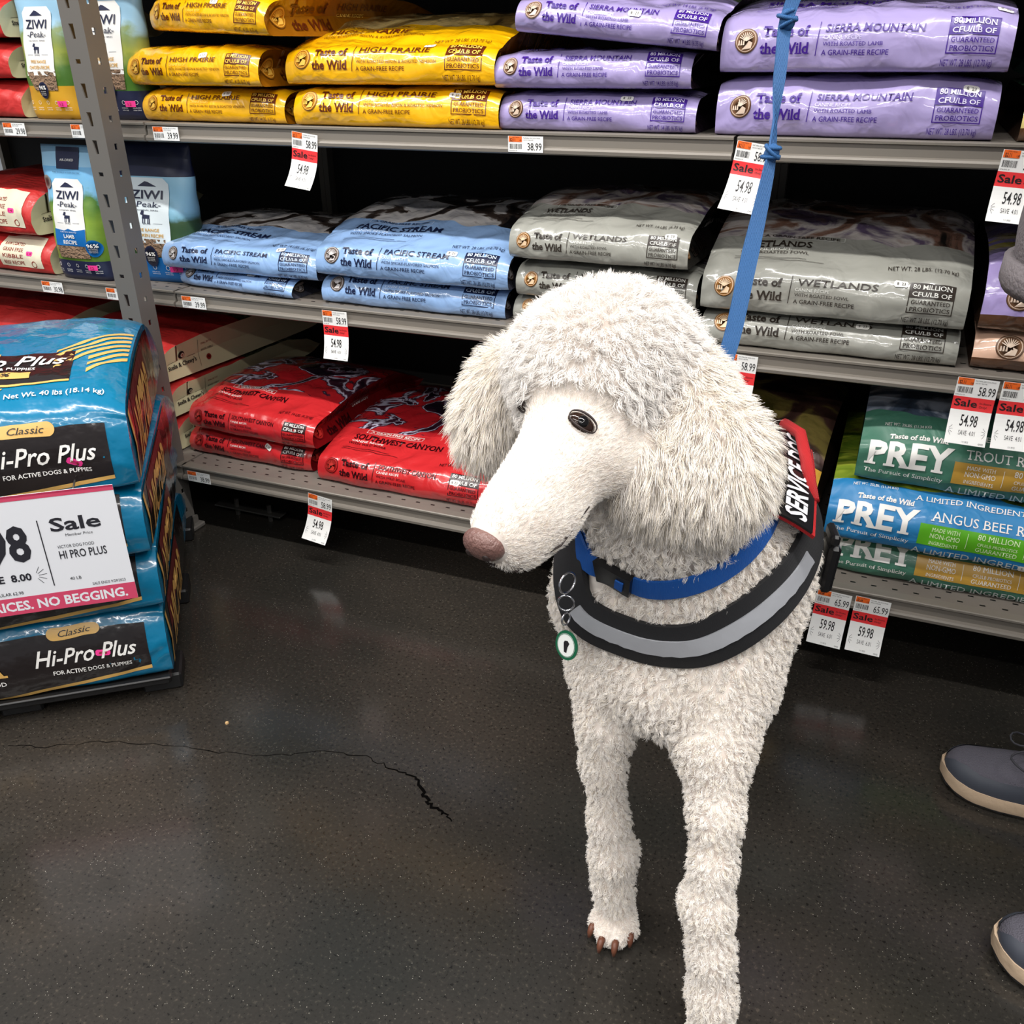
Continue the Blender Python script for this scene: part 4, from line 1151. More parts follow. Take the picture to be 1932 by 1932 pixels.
def victor_front(p, W, H, top):
    r = lambda v: W - v        # v metres from the right edge
    # black panel with a curved gold rule below it
    n = 16; xs = [W * .02 + (r(.032) - W * .02) * i / n for i in range(n + 1)]
    lowc = lambda x: 0.006 + 0.034 * (x / W) ** 1.5
    for a, b in zip(xs[:-1], xs[1:]):
        p.poly([(a, lowc(a)), (b, lowc(b)), (b, 0.062), (a, 0.062)], BLK, 0); p.poly([(a, 0.062), (b, 0.062), (b, 0.126 - .008 * (W - b)), (a, 0.126 - .008 * (W - a))], BLK, 0)
        p.poly([(a, lowc(a) - .007), (b, lowc(b) - .007), (b, lowc(b)), (a, lowc(a))], GLD, 1)
    for k in range(5):
        x = W * .1 + k * .028
        p.poly([(x, .002), (x + .012, .002), (x + .020, lowc(x) - .008), (x + .008, lowc(x) - .008)], GLD, 0) if lowc(x) > .014 else None
    p.poly([(r(.178) + .012 * math.cos(a) * (1 if math.cos(a) < 0 else 0) + (0.062 if math.cos(a) > 0 else 0) + .012 * max(math.cos(a), 0), .124 + .011 * math.sin(a)) for a in np.linspace(0, 2 * math.pi, 24, endpoint=False)], GLD, 2)
    p.text('Classic', r(.147), .119, .0115, BLACKINK, w=.052, align='c', shear=.35, layer=4, serif=True)
    p.text('Hi-Pro Plus', r(.215), .068, .0300, WHITE, w=.160, bold=.012, shear=.30, layer=3)
    p.text('FOR ACTIVE DOGS & PUPPIES', r(.190), .048, .0080, WHITE, w=.128, bold=.015, layer=3)
    p.text('VICTOR', r(.43), .060, .046, GLD, w=.170, bold=.02, serif=True, layer=3)
    p.text('SUPER PREMIUM DOG FOOD', r(.43), .042, .0085, WHITE, w=.165, bold=.01, layer=3)
    if top:
        F0 = H + .012
        p.text('Net Wt. 40 lbs (18.14 kg)', r(.175), F0 + .022, .0125, WHITE, w=.145, bold=.01, layer=3)
        for k in range(9):
            x = W * .02 + k * .030
            p.poly([(x, F0 + .012), (x + .011, F0 + .012), (x + .030, F0 + .056), (x + .019, F0 + .056)], GLD, 0)
        for a, b in zip(xs[:-1], xs[1:]):
            if b > r(.06): continue
            lo = F0 + .062 + .02 * (a / W - .4); lo2 = F0 + .062 + .02 * (b / W - .4)
            p.poly([(a, lo - .006), (b, lo2 - .006), (b, lo2), (a, lo)], GLD, 1); p.poly([(a, lo), (b, lo2), (b, lo2 + .110), (a, lo + .110)], BLK, 0)
        p.text('Hi-Pro Plus', r(.315), F0 + .128, .036, WHITE, w=.215, bold=.012, shear=.3, layer=3)
        p.text('FOR ACTIVE DOGS & PUPPIES', r(.305), F0 + .112, .010, WHITE, w=.165, bold=.012, layer=3)
        p.rect(r(.31), F0 + .082, r(.145), F0 + .104, GLD, 2, 5, 1); p.text('10%', r(.19), F0 + .088, .011, BLACKINK, w=.03, align='c', layer=4, shear=.2, bold=.02); p.text('30%', r(.27), F0 + .088, .011, BLACKINK, w=.03, align='c', layer=4, shear=.2, bold=.02)
        p.rect(r(.40), F0 + .168, r(.20), F0 + .182, GLD, 1, 4, 1); p.text('Classic', r(.25), F0 + .170, .010, BLACKINK, w=.05, align='c', shear=.3, layer=4)
        for k in range(7):
            y = F0 + .095 + k * .024
            xl = .062 if k < 3 else .115
            p.poly([(r(xl), y - (xl - .062) * 1.1), (r(.004), y + .062), (r(.004), y + .075), (r(xl), y + .012 - (xl - .062) * 1.1)], GLD, 0)
def victor_side(p, L, H):
    h = H * .95
    p.rect(.040, h * .02, L * .8, h * .98, BLK, 0, 14, 4); p.rect(.028, h * .02, .042, h * .98, GLD, 0, 1, 4)
    p.poly([(.05, h * .5), (.34, h * .5), (.34, h * .95), (.08, h * .95)], MEAT, 1)
    p.text('VICTOR', .060, h * .10, h * .70, GLD, w=.26, bold=.03, shear=.25, serif=True, layer=3)
VB = [(0.056, 0.139, -.004, 0.0, 0.0), (0.196, 0.108, .004, .012, 0.01), (0.305, 0.122, .002, .004, -0.015), (0.428, 0.150, .006, .022, 0.01)]
names = ['teal bag at the bottom of the stack on the low pallet', 'teal bag second from the bottom, behind the sale sign', 'teal bag third from the bottom, behind the sale sign', 'teal bag on top of the stack, its whole front lettering visible']
for i, (z, H, s_, puff, dyaw) in enumerate(VB):
    W = 0.46; top = i == 3
    c = CORN + DX * (-W / 2 + s_ + .006) + DY * 0.004
    bag = Bag(W, H, 0.66, 0.03 if top else 0.0, 200 + i, amp=.0026, fold=-.004, lean=.014)
    mb = MB(); uvs = bag.mesh(mb, TEALF, TEALS)
    p = Print(); victor_front(p, W, H, top); p.lay(mb, bag.front, maxlen=.02)
    p = Print(); victor_side(p, .6, H); p.lay(mb, lambda X, Y: bag.side(X, np.clip(Y / H, 0, 1)), lift=.0012, maxlen=.02)
    uvs = np.concatenate([uvs, np.zeros((mb.n - len(uvs), 2))])
    o = mb.build('dog_food_bag', uvs=uvs); put(o, c.x, c.y, z, YAWV + dyaw)
    tag(o, names[i], 'dog food bag', 'teal bags stacked on the pallet')
    if i in (0, 3): sticker(o, bag, W - (.105 if i == 0 else .085), .078 if i == 0 else .066, -.1 if i == 0 else -.5, '8', PINK, .024, .011, DKR)
# the rear column of the stack, visible past its right side
VB2 = [(0.056, 0.13), (0.188, 0.118), (0.308, 0.118), (0.428, 0.12)]
nm2 = ['bottom', 'second lowest', 'second highest', 'topmost']
# pallet
PALM = mat('black_plastic_pallet', (26, 26, 27), 0.4)
root = empty('pallet', tuple(CORN)); root.rotation_euler = (0, 0, YAWV); tag(root, 'low black plastic pallet under the stack of teal bags', 'pallet')
mb = MB(); mb.box((-.60, .0, .034), (-.004, .64, .050), PALM, bev=.004); mb.build('deck', smooth=False, parent=root)
mb = MB(); mb.box((-.60, -.006, .0485), (-.002, .006, .054), PALM, bev=.002); mb.build('rim', smooth=False, parent=root)
for x in (-.56, -.30, -.06):
    for y in (.03, .33, .62):
        mb = MB(); mb.box((x, y, 0), (x + .07, y + .08, .034), PALM, bev=.004); mb.build('foot', smooth=False, parent=root)
# sale sign held in front of the stack
SPINK = mat('sign_pink', (214, 74, 108), 0.5); SWHITE = mat('sign_white', (236, 238, 244), 0.5); STXT = mat('sign_text', (40, 40, 48), 0.5)
sc_ = CORN + DX * (-0.018) + DY * (-0.045)
root = empty('sale_sign', (sc_.x, sc_.y, 0.250)); root.rotation_euler = (0.0, 0, YAWV)
tag(root, 'large white and pink sale sign hanging in front of the teal bag stack', 'sign')
mb = MB(); SW, SH = .285, .208
mb.box((-SW, 0, 0), (0, .0012, SH), SWHITE)
p = Print()
p.rect(0, 0, SW, .031, SPINK); p.rect(0, SH - .009, SW, SH, SPINK); p.rect(0, SH - .003, SW, SH, mat('sign_pink_dark', (180, 50, 84), .5), 1)
p.text('LOW PRICES. NO BEGGING.', SW - .014, .0075, .0170, SWHITE, w=.268, align='r', bold=.03)
p.text('Sale', SW - .103, .140, .0235, STXT, w=.074, bold=.022)
p.text('Member Price', SW - .064, .129, .0050, STXT, w=.040, align='c')
p.line([(SW - .119, .044), (SW - .119, .162)], .0016, STXT, 1)
p.text('VICTOR DOG FOOD', SW - .100, .109, .0058, STXT, w=.054); p.text('HI PRO PLUS', SW - .100, .090, .0150, STXT, w=.070, bold=.012)
p.text('40 LB', SW - .094, .050, .0060, STXT, w=.017); p.text('SALE ENDS 9/29/2023', SW - .013, .0355, .0052, STXT, w=.050, align='r')
p.text('54', SW - .212, .096, .062, STXT, w=.052, align='r', bold=.03); p.text('98', SW - .138, .096, .062, STXT, w=.062, align='r', bold=.03); p.disc(SW - .206, .0995, .0035, STXT)
p.text('SAVE  8.00', SW - .148, .060, .0130, STXT, w=.078, align='r', bold=.03)
for an in (-55, -25, 5, 35, 60):
    a = math.radians(an); p.line([(SW - .143 + .006 * math.cos(a), .066 + .006 * math.sin(a)), (SW - .143 + .018 * math.cos(a), .066 + .018 * math.sin(a))], .0008, STXT)
p.text('REGULAR 62.98', SW - .166, .036, .0062, STXT, w=.048, align='r')
p.lay(mb, lambda X, Y: (np.stack([X - SW, np.zeros_like(X), Y], 1), np.tile([0., -1., 0.], (len(X), 1))), lift=.0004, maxlen=1)
mb.build('panel', smooth=False, parent=root)
for x in (-.22, -.06):
    mb = MB(); mb.tube([(x, .002, .19), (x, .010, .20), (x, .040, .205)], .0015, ZN, 6)
    mb.build('wire_holder', parent=root)
# ------------------------------------------------------------------ sculpting: smooth union of tapered limbs and ellipsoids, meshed as one surface
def sculpt(prims, vox, k=0.02, smooth=3):
    lo = np.array([1e9] * 3); hi = -lo
    for p in prims:
        if p[0] == 'c':
            for c, r in ((p[1], p[3]), (p[2], p[4])):
                lo = np.minimum(lo, np.array(c) - r); hi = np.maximum(hi, np.array(c) + r)
        else:
            R = max(p[2]); lo = np.minimum(lo, np.array(p[1]) - R); hi = np.maximum(hi, np.array(p[1]) + R)
    lo -= 3 * vox + k * .3; hi += 3 * vox + k * .3
    n = np.ceil((hi - lo) / vox).astype(int) + 1
    ax = [lo[i] + vox * np.arange(n[i]) for i in range(3)]
    Fd = np.full(n, 9.0, dtype=np.float32); Rg = np.zeros(n, dtype=np.int16); best = np.full(n, 9.0, dtype=np.float32)
    for p in prims:
        m = k + 4 * vox
        if p[0] == 'c':
            a, b = np.array(p[1], float), np.array(p[2], float); r1, r2 = p[3], p[4]; reg = p[5]
            l = np.minimum(a - r1, b - r2) - m; h = np.maximum(a + r1, b + r2) + m
        else:
            c = np.array(p[1], float); l = c - max(p[2]) - m; h = c + max(p[2]) + m; reg = p[4]
        i0 = np.clip(np.floor((l - lo) / vox).astype(int), 0, n - 1); i1 = np.clip(np.ceil((h - lo) / vox).astype(int) + 1, 1, n)
        sl = tuple(slice(i0[i], i1[i]) for i in range(3))
        X, Y, Z = np.meshgrid(ax[0][sl[0]], ax[1][sl[1]], ax[2][sl[2]], indexing='ij')
        Q = np.stack([X, Y, Z], -1)
        if p[0] == 'c':
            ab = b - a; t = np.clip(((Q - a) @ ab) / (ab @ ab + 1e-12), 0, 1)
            d = np.linalg.norm(Q - a - t[..., None] * ab, axis=-1) - (r1 + (r2 - r1) * t)
        else:
            q = Q - c
            if p[3] is not None: q = q @ np.array(p[3])      # rows: world->local by columns of axes
            rr = np.array(p[2]); k0 = np.linalg.norm(q / rr, axis=-1); k1 = np.linalg.norm(q / rr ** 2, axis=-1)
            d = k0 * (k0 - 1) / (k1 + 1e-9)
        kk = k * .25 if reg == 5 else k
        cur = Fd[sl]; hh = np.clip(0.5 + 0.5 * (d - cur) / kk, 0, 1)
        Fd[sl] = np.minimum(d * (1 - hh) + cur * hh - kk * hh * (1 - hh), np.minimum(cur, d))
        bb = best[sl]; w = d < bb; bb[w] = d[w]; best[sl] = bb; rg = Rg[sl]; rg[w] = reg; Rg[sl] = rg
    ins = Fd < 0
    c8 = [(i, j, l) for i in (0, 1) for j in (0, 1) for l in (0, 1)]
    N = n - 1
    cnt = sum(ins[i:i + N[0], j:j + N[1], l:l + N[2]].astype(np.int8) for i, j, l in c8)
    act = (cnt > 0) & (cnt < 8)
    idx = np.argwhere(act)
    acc = np.zeros((len(idx), 3)); num = np.zeros(len(idx))
    for e0 in c8:
        for axis in range(3):
            if e0[axis]: continue
            e1 = list(e0); e1[axis] = 1
            f0 = Fd[tuple((idx + e0).T)]; f1 = Fd[tuple((idx + e1).T)]
            s = (f0 < 0) != (f1 < 0)
            t = np.where(s, f0 / (f0 - f1 + 1e-12), 0)
            P = np.array(e0, float)[None] + t[:, None] * (np.array(e1) - np.array(e0))[None]
            acc[s] += P[s]; num[s] += 1
    V = lo + (idx + acc / num[:, None]) * vox
    reg = Rg[tuple(idx.T)]
    vid = -np.ones(N, dtype=int); vid[tuple(idx.T)] = np.arange(len(idx))
    quads = []
    for axis in range(3):
        a1, a2 = (axis + 1) % 3, (axis + 2) % 3
        e = [0, 0, 0]; e[axis] = 1
        A = ins[:n[0] - e[0], :n[1] - e[1], :n[2] - e[2]]; B = ins[e[0]:, e[1]:, e[2]:]
        ed = np.argwhere(A != B)
        ed = ed[(ed[:, a1] > 0) & (ed[:, a2] > 0) & (ed[:, a1] < N[a1]) & (ed[:, a2] < N[a2])]
        u = np.zeros(3, int); u[a1] = 1; v = np.zeros(3, int); v[a2] = 1
        q = np.stack([vid[tuple((ed - u - v).T)], vid[tuple((ed - v).T)], vid[tuple(ed.T)], vid[tuple((ed - u).T)]], 1)
        fl = ~ins[tuple(ed.T)]
        q[fl] = q[fl][:, ::-1]
        quads.append(q)
    Qd = np.concatenate(quads)
    Qd = Qd[(Qd >= 0).all(1)]
    ed = np.concatenate([Qd[:, [0, 1]], Qd[:, [1, 2]], Qd[:, [2, 3]], Qd[:, [3, 0]]])
    for _ in range(smooth):
        s = np.zeros_like(V); w = np.zeros(len(V))
        for i in range(3):
            s[:, i] = np.bincount(ed[:, 0], V[ed[:, 1], i], len(V)) + np.bincount(ed[:, 1], V[ed[:, 0], i], len(V))
        w = np.bincount(ed[:, 0], minlength=len(V)) + np.bincount(ed[:, 1], minlength=len(V))
        V = V * .4 + s / np.maximum(w, 1)[:, None] * .6
    return V, Qd, reg

def mesh_from(name, V, F, m, parent=None, mats=None, mi=None):
    me = bpy.data.meshes.new(name)
    me.vertices.add(len(V)); me.vertices.foreach_set('co', np.asarray(V, np.float32).ravel())
    me.loops.add(F.size); me.loops.foreach_set('vertex_index', F.ravel().astype(np.int32))
    me.polygons.add(len(F)); me.polygons.foreach_set('loop_start', (np.arange(len(F)) * F.shape[1]).astype(np.int32))
    me.polygons.foreach_set('use_smooth', [True] * len(F))
    for x in (mats or [m]): me.materials.append(x)
    if mi is not None: me.polygons.foreach_set('material_index', mi.astype(np.int32))
    me.update(calc_edges=True); me.validate()
    o = bpy.data.objects.new(name, me); COL.objects.link(o)
    if parent: o.parent = parent
    return o

def chain(pts, reg):
    return [('c', a[0], b[0], a[1], b[1], reg) for a, b in zip(pts[:-1], pts[1:])]

# ------------------------------------------------------------------ the dog
BODY, LEG, FACE, TOP, EAR, PAW = range(6)
DP = []
DP += [('e', (-.165, .925, .490), (.125, .12, .150), None, BODY), ('e', (-.185, 1.06, .475), (.128, .16, .135), None, BODY), ('e', (-.21, 1.20, .46), (.105, .13, .11), None, BODY), ('e', (-.235, 1.31, .445), (.105, .10, .115), None, BODY)]
DP += [('e', (-.102, .94, .530), (.078, .105, .108), None, BODY), ('e', (-.235, .90, .485), (.072, .08, .100), None, BODY), ('e', (-.140, 1.01, .595), (.075, .10, .065), None, BODY)]
DP += chain([((-.165, .925, .56), .105), ((-.178, .885, .63), .095), ((-.205, .865, .70), .082)], BODY)
DP += [('e', (-.155, .85, .405), (.085, .07, .06), None, BODY)]
# fore legs
DP += chain([((-.235, .89, .46), .068), ((-.228, .860, .395), .048), ((-.222, .828, .335), .031), ((-.222, .820, .280), .0215), ((-.211, .820, .185), .0195), ((-.204, .818, .130), .0225), ((-.201, .818, .085), .0200), ((-.196, .816, .050), .0235)], LEG)
DP += chain([((-.105, .90, .48), .080), ((-.100, .855, .415), .060), ((-.092, .805, .365), .040), ((-.076, .765, .300), .0235), ((-.070, .745, .245), .0195), ((-.067, .731, .190), .0220), ((-.057, .719, .138), .0205), ((-.050, .711, .082), .0215), ((-.045, .704, .050), .0240)], LEG)
DP += [('e', (-.084, .735, .196), (.012, .011, .016), None, LEG), ('e', (-.188, .820, .140), (.012, .012, .016), None, LEG)]
def paw(c, ang, mirror=1):
    out = []
    ca, sa = math.cos(ang), math.sin(ang)
    for k, (u, f, r) in enumerate(((-.023, .006, .0115), (-.008, .020, .0125), (.009, .020, .0125), (.024, .006, .0115))):
        x, y = u * ca - f * sa * -1, u * sa - f * ca
        base = (c[0] + x * .6, c[1] + y * .5, .030); tip = (c[0] + x * 1.05, c[1] + y * 1.25, r + .001)
        out.append(('c', base, tip, r * 1.15, r, PAW))
    out.append(('e', (c[0], c[1] + .006, .022), (.028, .030, .021), None, PAW))
    return out
PAWL, PAWR = (-.194, .812), (-.043, .700)
DP += paw(PAWL, .10) + paw(PAWR, .05)
# hind legs
for sx, fx in ((-.295, -.300), (-.185, -.205)):
    DP += chain([((sx, 1.31, .42), .085), ((sx, 1.255, .31), .060), ((fx, 1.30, .21), .035), ((fx, 1.345, .145), .026), ((fx, 1.325, .07), .022), ((fx, 1.31, .035), .024)], LEG)
    DP += paw((fx, 1.29), 0.0)
DP += chain([((-.245, 1.385, .47), .030), ((-.25, 1.425, .41), .018), ((-.25, 1.435, .33), .014)], BODY) + [('e', (-.25, 1.435, .30), (.03, .03, .035), None, TOP)]
# head: skull, topknot, muzzle
HF = Vector((-.21, -.83, -.52)).normalized(); HS = Vector((.97, -.24, 0)); HS = (HS - HF * HS.dot(HF)).normalized(); HU = HS.cross(HF)
if HU.z < 0: HU = -HU
AX = [[HS[i], HF[i], HU[i]] for i in range(3)]
DP += [('e', (-.252, .828, .765), (.075, .080, .070), AX, TOP), ('e', (-.245, .855, .792), (.068, .075, .056), None, TOP), ('e', (-.225, .87, .770), (.066, .07, .060), None, TOP), ('e', (-.272, .815, .783), (.058, .055, .050), None, TOP)]
DP += [('e', (-.205, .885, .735), (.060, .06, .055), None, TOP)]
DP += chain([((-.252, .785, .742), .050), ((-.256, .745, .722), .036), ((-.264, .705, .702), .0315), ((-.274, .672, .683), .029), ((-.282, .650, .672), .026)], FACE)
DP += chain([((-.244, .765, .698), .034), ((-.256, .700, .672), .027), ((-.268, .665, .655), .023)], FACE)
DP += [('e', (-.228, .775, .712), (.036, .04, .040), None, FACE)]
# ears: broad hanging flaps
DP += chain([((-.195, .872, .765), .034), ((-.165, .860, .745), .036), ((-.150, .838, .722), .036)], EAR)
for c, r in (((-.150, .835, .720), (.050, .030, .040)), ((-.146, .815, .700), (.064, .032, .042)), ((-.142, .805, .684), (.070, .033, .038)), ((-.145, .797, .672), (.062, .031, .034)), ((-.180, .790, .685), (.036, .028, .040)), ((-.112, .812, .686), (.032, .026, .040)), ((-.122, .825, .708), (.042, .028, .038))):
    DP.append(('e', c, r, None, EAR))
DP += chain([((-.318, .850, .775), .028), ((-.345, .842, .752), .027)], EAR)
for c, r in (((-.356, .840, .742), (.024, .024, .032)), ((-.366, .828, .720), (.026, .024, .036)), ((-.370, .820, .705), (.028, .024, .030)), ((-.368, .812, .686), (.026, .022, .026)), ((-.348, .825, .715), (.022, .020, .036))):
    DP.append(('e', c, r, None, EAR))
V, Q, REG = sculpt(DP, 0.006, k=0.022, smooth=2)
def fur_skin():
    m = bpy.data.materials.new('cream_coat_skin'); m.use_nodes = True; nt = m.node_tree; L = nt.links.new; b = nt.nodes['Principled BSDF']
    tc = nt.nodes.new('ShaderNodeTexCoord'); n = nt.nodes.new('ShaderNodeTexNoise'); n.inputs['Scale'].default_value = 40; L(tc.outputs['Object'], n.inputs['Vector'])
    r = ramp(nt, [(0.3, (214, 200, 190)), (0.7, (236, 228, 220))]); L(n.outputs['Fac'], r.inputs[0]); L(r.outputs['Color'], b.inputs['Base Color']); b.inputs['Roughness'].default_value = .9
    b.inputs['Specular IOR Level'].default_value = .1
    return m
SKIN = fur_skin()
dog = mesh_from('dog', V, Q, SKIN)
tag(dog, 'white curly-coated poodle standing in the aisle, head turned down to its right', 'dog')
tris = np.concatenate([Q[:, [0, 1, 2]], Q[:, [0, 2, 3]]])
BV = BVHTree.FromPolygons([tuple(p) for p in V], [tuple(map(int, q)) for q in Q])

EYEM = mat('eye_brown', (40, 24, 17), 0.12); EYER = mat('eye_rim', (44, 32, 30), 0.5); NOSE = mat('nose_liver', (112, 82, 76), 0.35, bump=.3, bscale=300); NAIL = mat('claw_brown', (104, 62, 44), 0.45)
def on_skin(p, off=0.0):
    loc, nrm, i, d = BV.find_nearest(Vector(p)); return loc + nrm * off, nrm
for c, vis in (((-.2290, .7255, .7600), 1), ((-.306, .768, .7520), 0)):
    loc, nrm = on_skin(c)
    root = empty('eye', tuple(loc)); root.parent = dog
    et = (HS - nrm * HS.dot(nrm)).normalized(); eb = nrm.cross(et)
    if eb.z < 0: eb = -eb
    Me = Matrix((et, eb, nrm)).transposed()
    mb = MB(); mb.ball((0, 0, 0), (.0142, .0094, .0080), EYEM, 20, 14, M=Me); mb.build('eyeball', parent=root).location = nrm * -.0030
    mb = MB(); mb.ball((0, 0, 0), (.0060, .0060, .0030), mat('pupil_black', (8, 6, 6), .05), 14, 10, M=Me); mb.build('pupil', parent=root).location = nrm * .0032
    for up, nm in ((1, 'upper_eyelid'), (-1, 'lower_eyelid')):
        mb = MB(); arc = []
        for a in np.linspace(0, math.pi, 13):
            x, y = .0144 * math.cos(a), up * (.0078 if up > 0 else .0074) * math.sin(a) ** .8
            arc.append(et * x + eb * y + nrm * (.0042 - 9.0 * (x * x)))
        mb.tube(arc, [.0005 + .0007 * math.sin(a) for a in np.linspace(0, math.pi, 13)], EYER, 8); mb.build(nm, parent=root)
# nose
root_p = Vector((-.289, .632, .668))
mb = MB(); Mn = Matrix((HS, HF, HU)).transposed()
mb.ball(root_p, (.0215, .014, .0165), NOSE, 20, 14, M=Mn); o = mb.build('nose', parent=dog)
for sx in (-1, 1):
    mb = MB(); mb.ball(root_p + HS * (.009 * sx) + HF * .0115 - HU * .001, (.0042, .003, .0048), EYER, 10, 8, M=Mn); mb.build('nostril', parent=o)
mb = MB()   # lip line
lp = [Vector(p) for p in ((-.286, .640, .650), (-.268, .655, .652), (-.248, .680, .664), (-.234, .712, .682), (-.224, .742, .697))]
lp = [on_skin(p, .0026)[0] for p in lp[:4]]
mb.tube(lp, [.0010, .0012, .0010, .0006], EYER, 6); mb.build('mouth_line', parent=dog)
for (cx, cy), an in ((PAWL, .1), (PAWR, .05)):
    for u, f, r in ((-.023, .006, .0115), (-.008, .020, .0125), (.009, .020, .0125), (.024, .006, .0115)):
        x, y = u * math.cos(an) + f * math.sin(an), u * math.sin(an) - f * math.cos(an)
        tip = Vector((cx + x * 1.05, cy + y * 1.25, .012))
        mb = MB(); mb.tube([tip + Vector((0, -r * .60, .007)), tip + Vector((u * .05, -r * 1.10, .006)), tip + Vector((u * .08, -r * 1.40, .001)), tip + Vector((u * .1, -r * 1.58, -.006))], [.0048, .0047, .0040, .0022], NAIL, 8); mb.build('claw', parent=dog)

# ------------------------------------------------------------------ bands laid on the body (harness, collar)
def smooth_path(pts, n, closed=False):
    P = np.array(pts, float)
    if closed: P = np.concatenate([P[-2:], P, P[:3]])
    out = []
    for i in range(1 if closed else 0, len(P) - (2 if closed else 1)):
        p0, p1, p2, p3 = P[max(i - 1, 0)], P[i], P[i + 1], P[min(i + 2, len(P) - 1)]
        for t in np.linspace(0, 1, 12, endpoint=False):
            out.append(0.5 * ((2 * p1) + (p2 - p0) * t + (2 * p0 - 5 * p1 + 4 * p2 - p3) * t * t + (3 * p1 - p0 - 3 * p2 + p3) * t ** 3))
    if not closed: out.append(P[-1])
    out = np.array(out); d = np.concatenate([[0], np.cumsum(np.linalg.norm(np.diff(out, axis=0), axis=1))])
    q = np.linspace(0, d[-1], n); return np.stack([np.interp(q, d, out[:, i]) for i in range(3)], 1)
class Band:
    def __init__(s, pts, width, off, n=60, snap=True, closed=False, stiff=8):
        P = smooth_path(pts, n, closed)
        Pn, Nn = [], []
        for p in P:
            loc, nr = on_skin(p); Pn.append(loc + nr * off if snap else Vector(p)); Nn.append(nr)
        P = np.array([tuple(p) for p in Pn]); N = np.array([tuple(p) for p in Nn])
        for _ in range(stiff):
            P[1:-1] = (P[:-2] + 2 * P[1:-1] + P[2:]) / 4; N[1:-1] = (N[:-2] + 2 * N[1:-1] + N[2:]) / 4
        if closed: P[-1] = P[0]; N[-1] = N[0]
        T = np.gradient(P, axis=0)
        if closed: T[0] = T[-1] = P[1] - P[-2]
        T /= np.linalg.norm(T, axis=1, keepdims=True)
        N -= T * (N * T).sum(1, keepdims=True); N /= np.linalg.norm(N, axis=1, keepdims=True)
        s.P, s.T, s.N, s.B, s.w = P, T, N, np.cross(N, T), width
        s.s = np.concatenate([[0], np.cumsum(np.linalg.norm(np.diff(P, axis=0), axis=1))])
    def at(s, S, X, lift=0.0):
        f = lambda A: np.stack([np.interp(S, s.s, A[:, i]) for i in range(3)], 1)
        N = f(s.N); curve = -(X ** 2)[:, None] * 2.2 * N
        return f(s.P) + f(s.B) * X[:, None] + N * lift + curve, N
    def solid(s, name, m, thick=.003, parent=None, s0=None, s1=None, w=None, lift=0.0, n=None, nx=6, ripple=0.0):
        w = w or s.w; s0 = 0 if s0 is None else s0; s1 = s.s[-1] if s1 is None else s1
        n = n or max(8, int((s1 - s0) / .008)); S = np.linspace(s0, s1, n); X = np.linspace(-w / 2, w / 2, nx)
        SS, XX = np.meshgrid(S, X, indexing='ij'); a, N = s.at(SS.ravel(), XX.ravel(), lift)
        rp = (ripple * np.sin(SS.ravel() * 420 + XX.ravel() * 250))[:, None] * N
        top, bot = a + N * thick / 2 + rp, a - N * thick / 2
        k = len(a); F = []
        for i in range(n - 1):
            for j in range(nx - 1):
                q = (i * nx + j, (i + 1) * nx + j, (i + 1) * nx + j + 1, i * nx + j + 1)
                F.append(q); F.append(tuple(k + v for v in q[::-1]))
            for j in (0, nx - 1):
                q = (i * nx + j, (i + 1) * nx + j, k + (i + 1) * nx + j, k + i * nx + j); F.append(q[::-1] if j == 0 else q)
        for i in (0, n - 1):
            for j in range(nx - 1):
                q = (i * nx + j, i * nx + j + 1, k + i * nx + j + 1, k + i * nx + j); F.append(q if i else q[::-1])
        mb = MB(); mb.add(np.concatenate([top, bot]), F, m); o = mb.build(name, parent=parent); flat(o, .9); return o
def web_mat(name, rgb, sc=520, rough=.7):
    m = bpy.data.materials.new(name); m.use_nodes = True; nt = m.node_tree; L = nt.links.new; b = nt.nodes['Principled BSDF']
    b.inputs['Base Color'].default_value = lin(rgb); b.inputs['Roughness'].default_value = rough
    tc = nt.nodes.new('ShaderNodeTexCoord'); w = nt.nodes.new('ShaderNodeTexWave'); w.inputs['Scale'].default_value = sc; w.inputs['Distortion'].default_value = .6; L(tc.outputs['Object'], w.inputs['Vector'])
    bp = nt.nodes.new('ShaderNodeBump'); bp.inputs['Strength'].default_value = .7; bp.inputs['Distance'].default_value = .001; L(w.outputs['Fac'], bp.inputs['Height']); L(bp.outputs['Normal'], b.inputs['Normal']); return m
HBLK = web_mat('black_webbing', (30, 30, 33), 420); REFL = mat('reflective_silver', (176, 178, 184), 0.4, 0.25, bump=.1, bscale=50); HRED = web_mat('red_webbing', (190, 30, 34), 400); PLAS = mat('black_plastic', (20, 20, 22), .3)
CHROME = mat('steel_ring', (200, 200, 204), .18, 1.0); BLUEW = web_mat('blue_webbing', (26, 92, 178), 300, .55); LEASHW = web_mat('blue_leash_webbing', (44, 96, 152), 300, .6)
harness = empty('dog_harness', (-.165, .90, .50)); tag(harness, 'black service dog harness with a silver reflective stripe, worn by the white poodle', 'harness')
def adopt(o, root):
    o.parent = root; o.location = -root.location; return o
OFFH = .011
ring_pts = [(-.283, .837, .54), (-.270, .798, .503), (-.242, .765, .487), (-.203, .753, .481), (-.159, .76, .483), (-.117, .795, .492), (-.084, .847, .518), (-.062, .895, .556), (-.052, .947, .592), (-.075, 1.00, .640), (-.140, 1.02, .665), (-.210, 1.00, .640), (-.265, .945, .600), (-.290, .885, .565)]
band = Band(ring_pts, .052, OFFH, n=120, closed=True)
adopt(band.solid('chest_strap', HBLK, .006, nx=8), harness)
tot = band.s[-1]
i0 = np.linalg.norm(band.P - np.array((-.268, .80, .50)), axis=1).argmin(); i1 = np.linalg.norm(band.P - np.array((-.067, .905, .558)), axis=1).argmin()
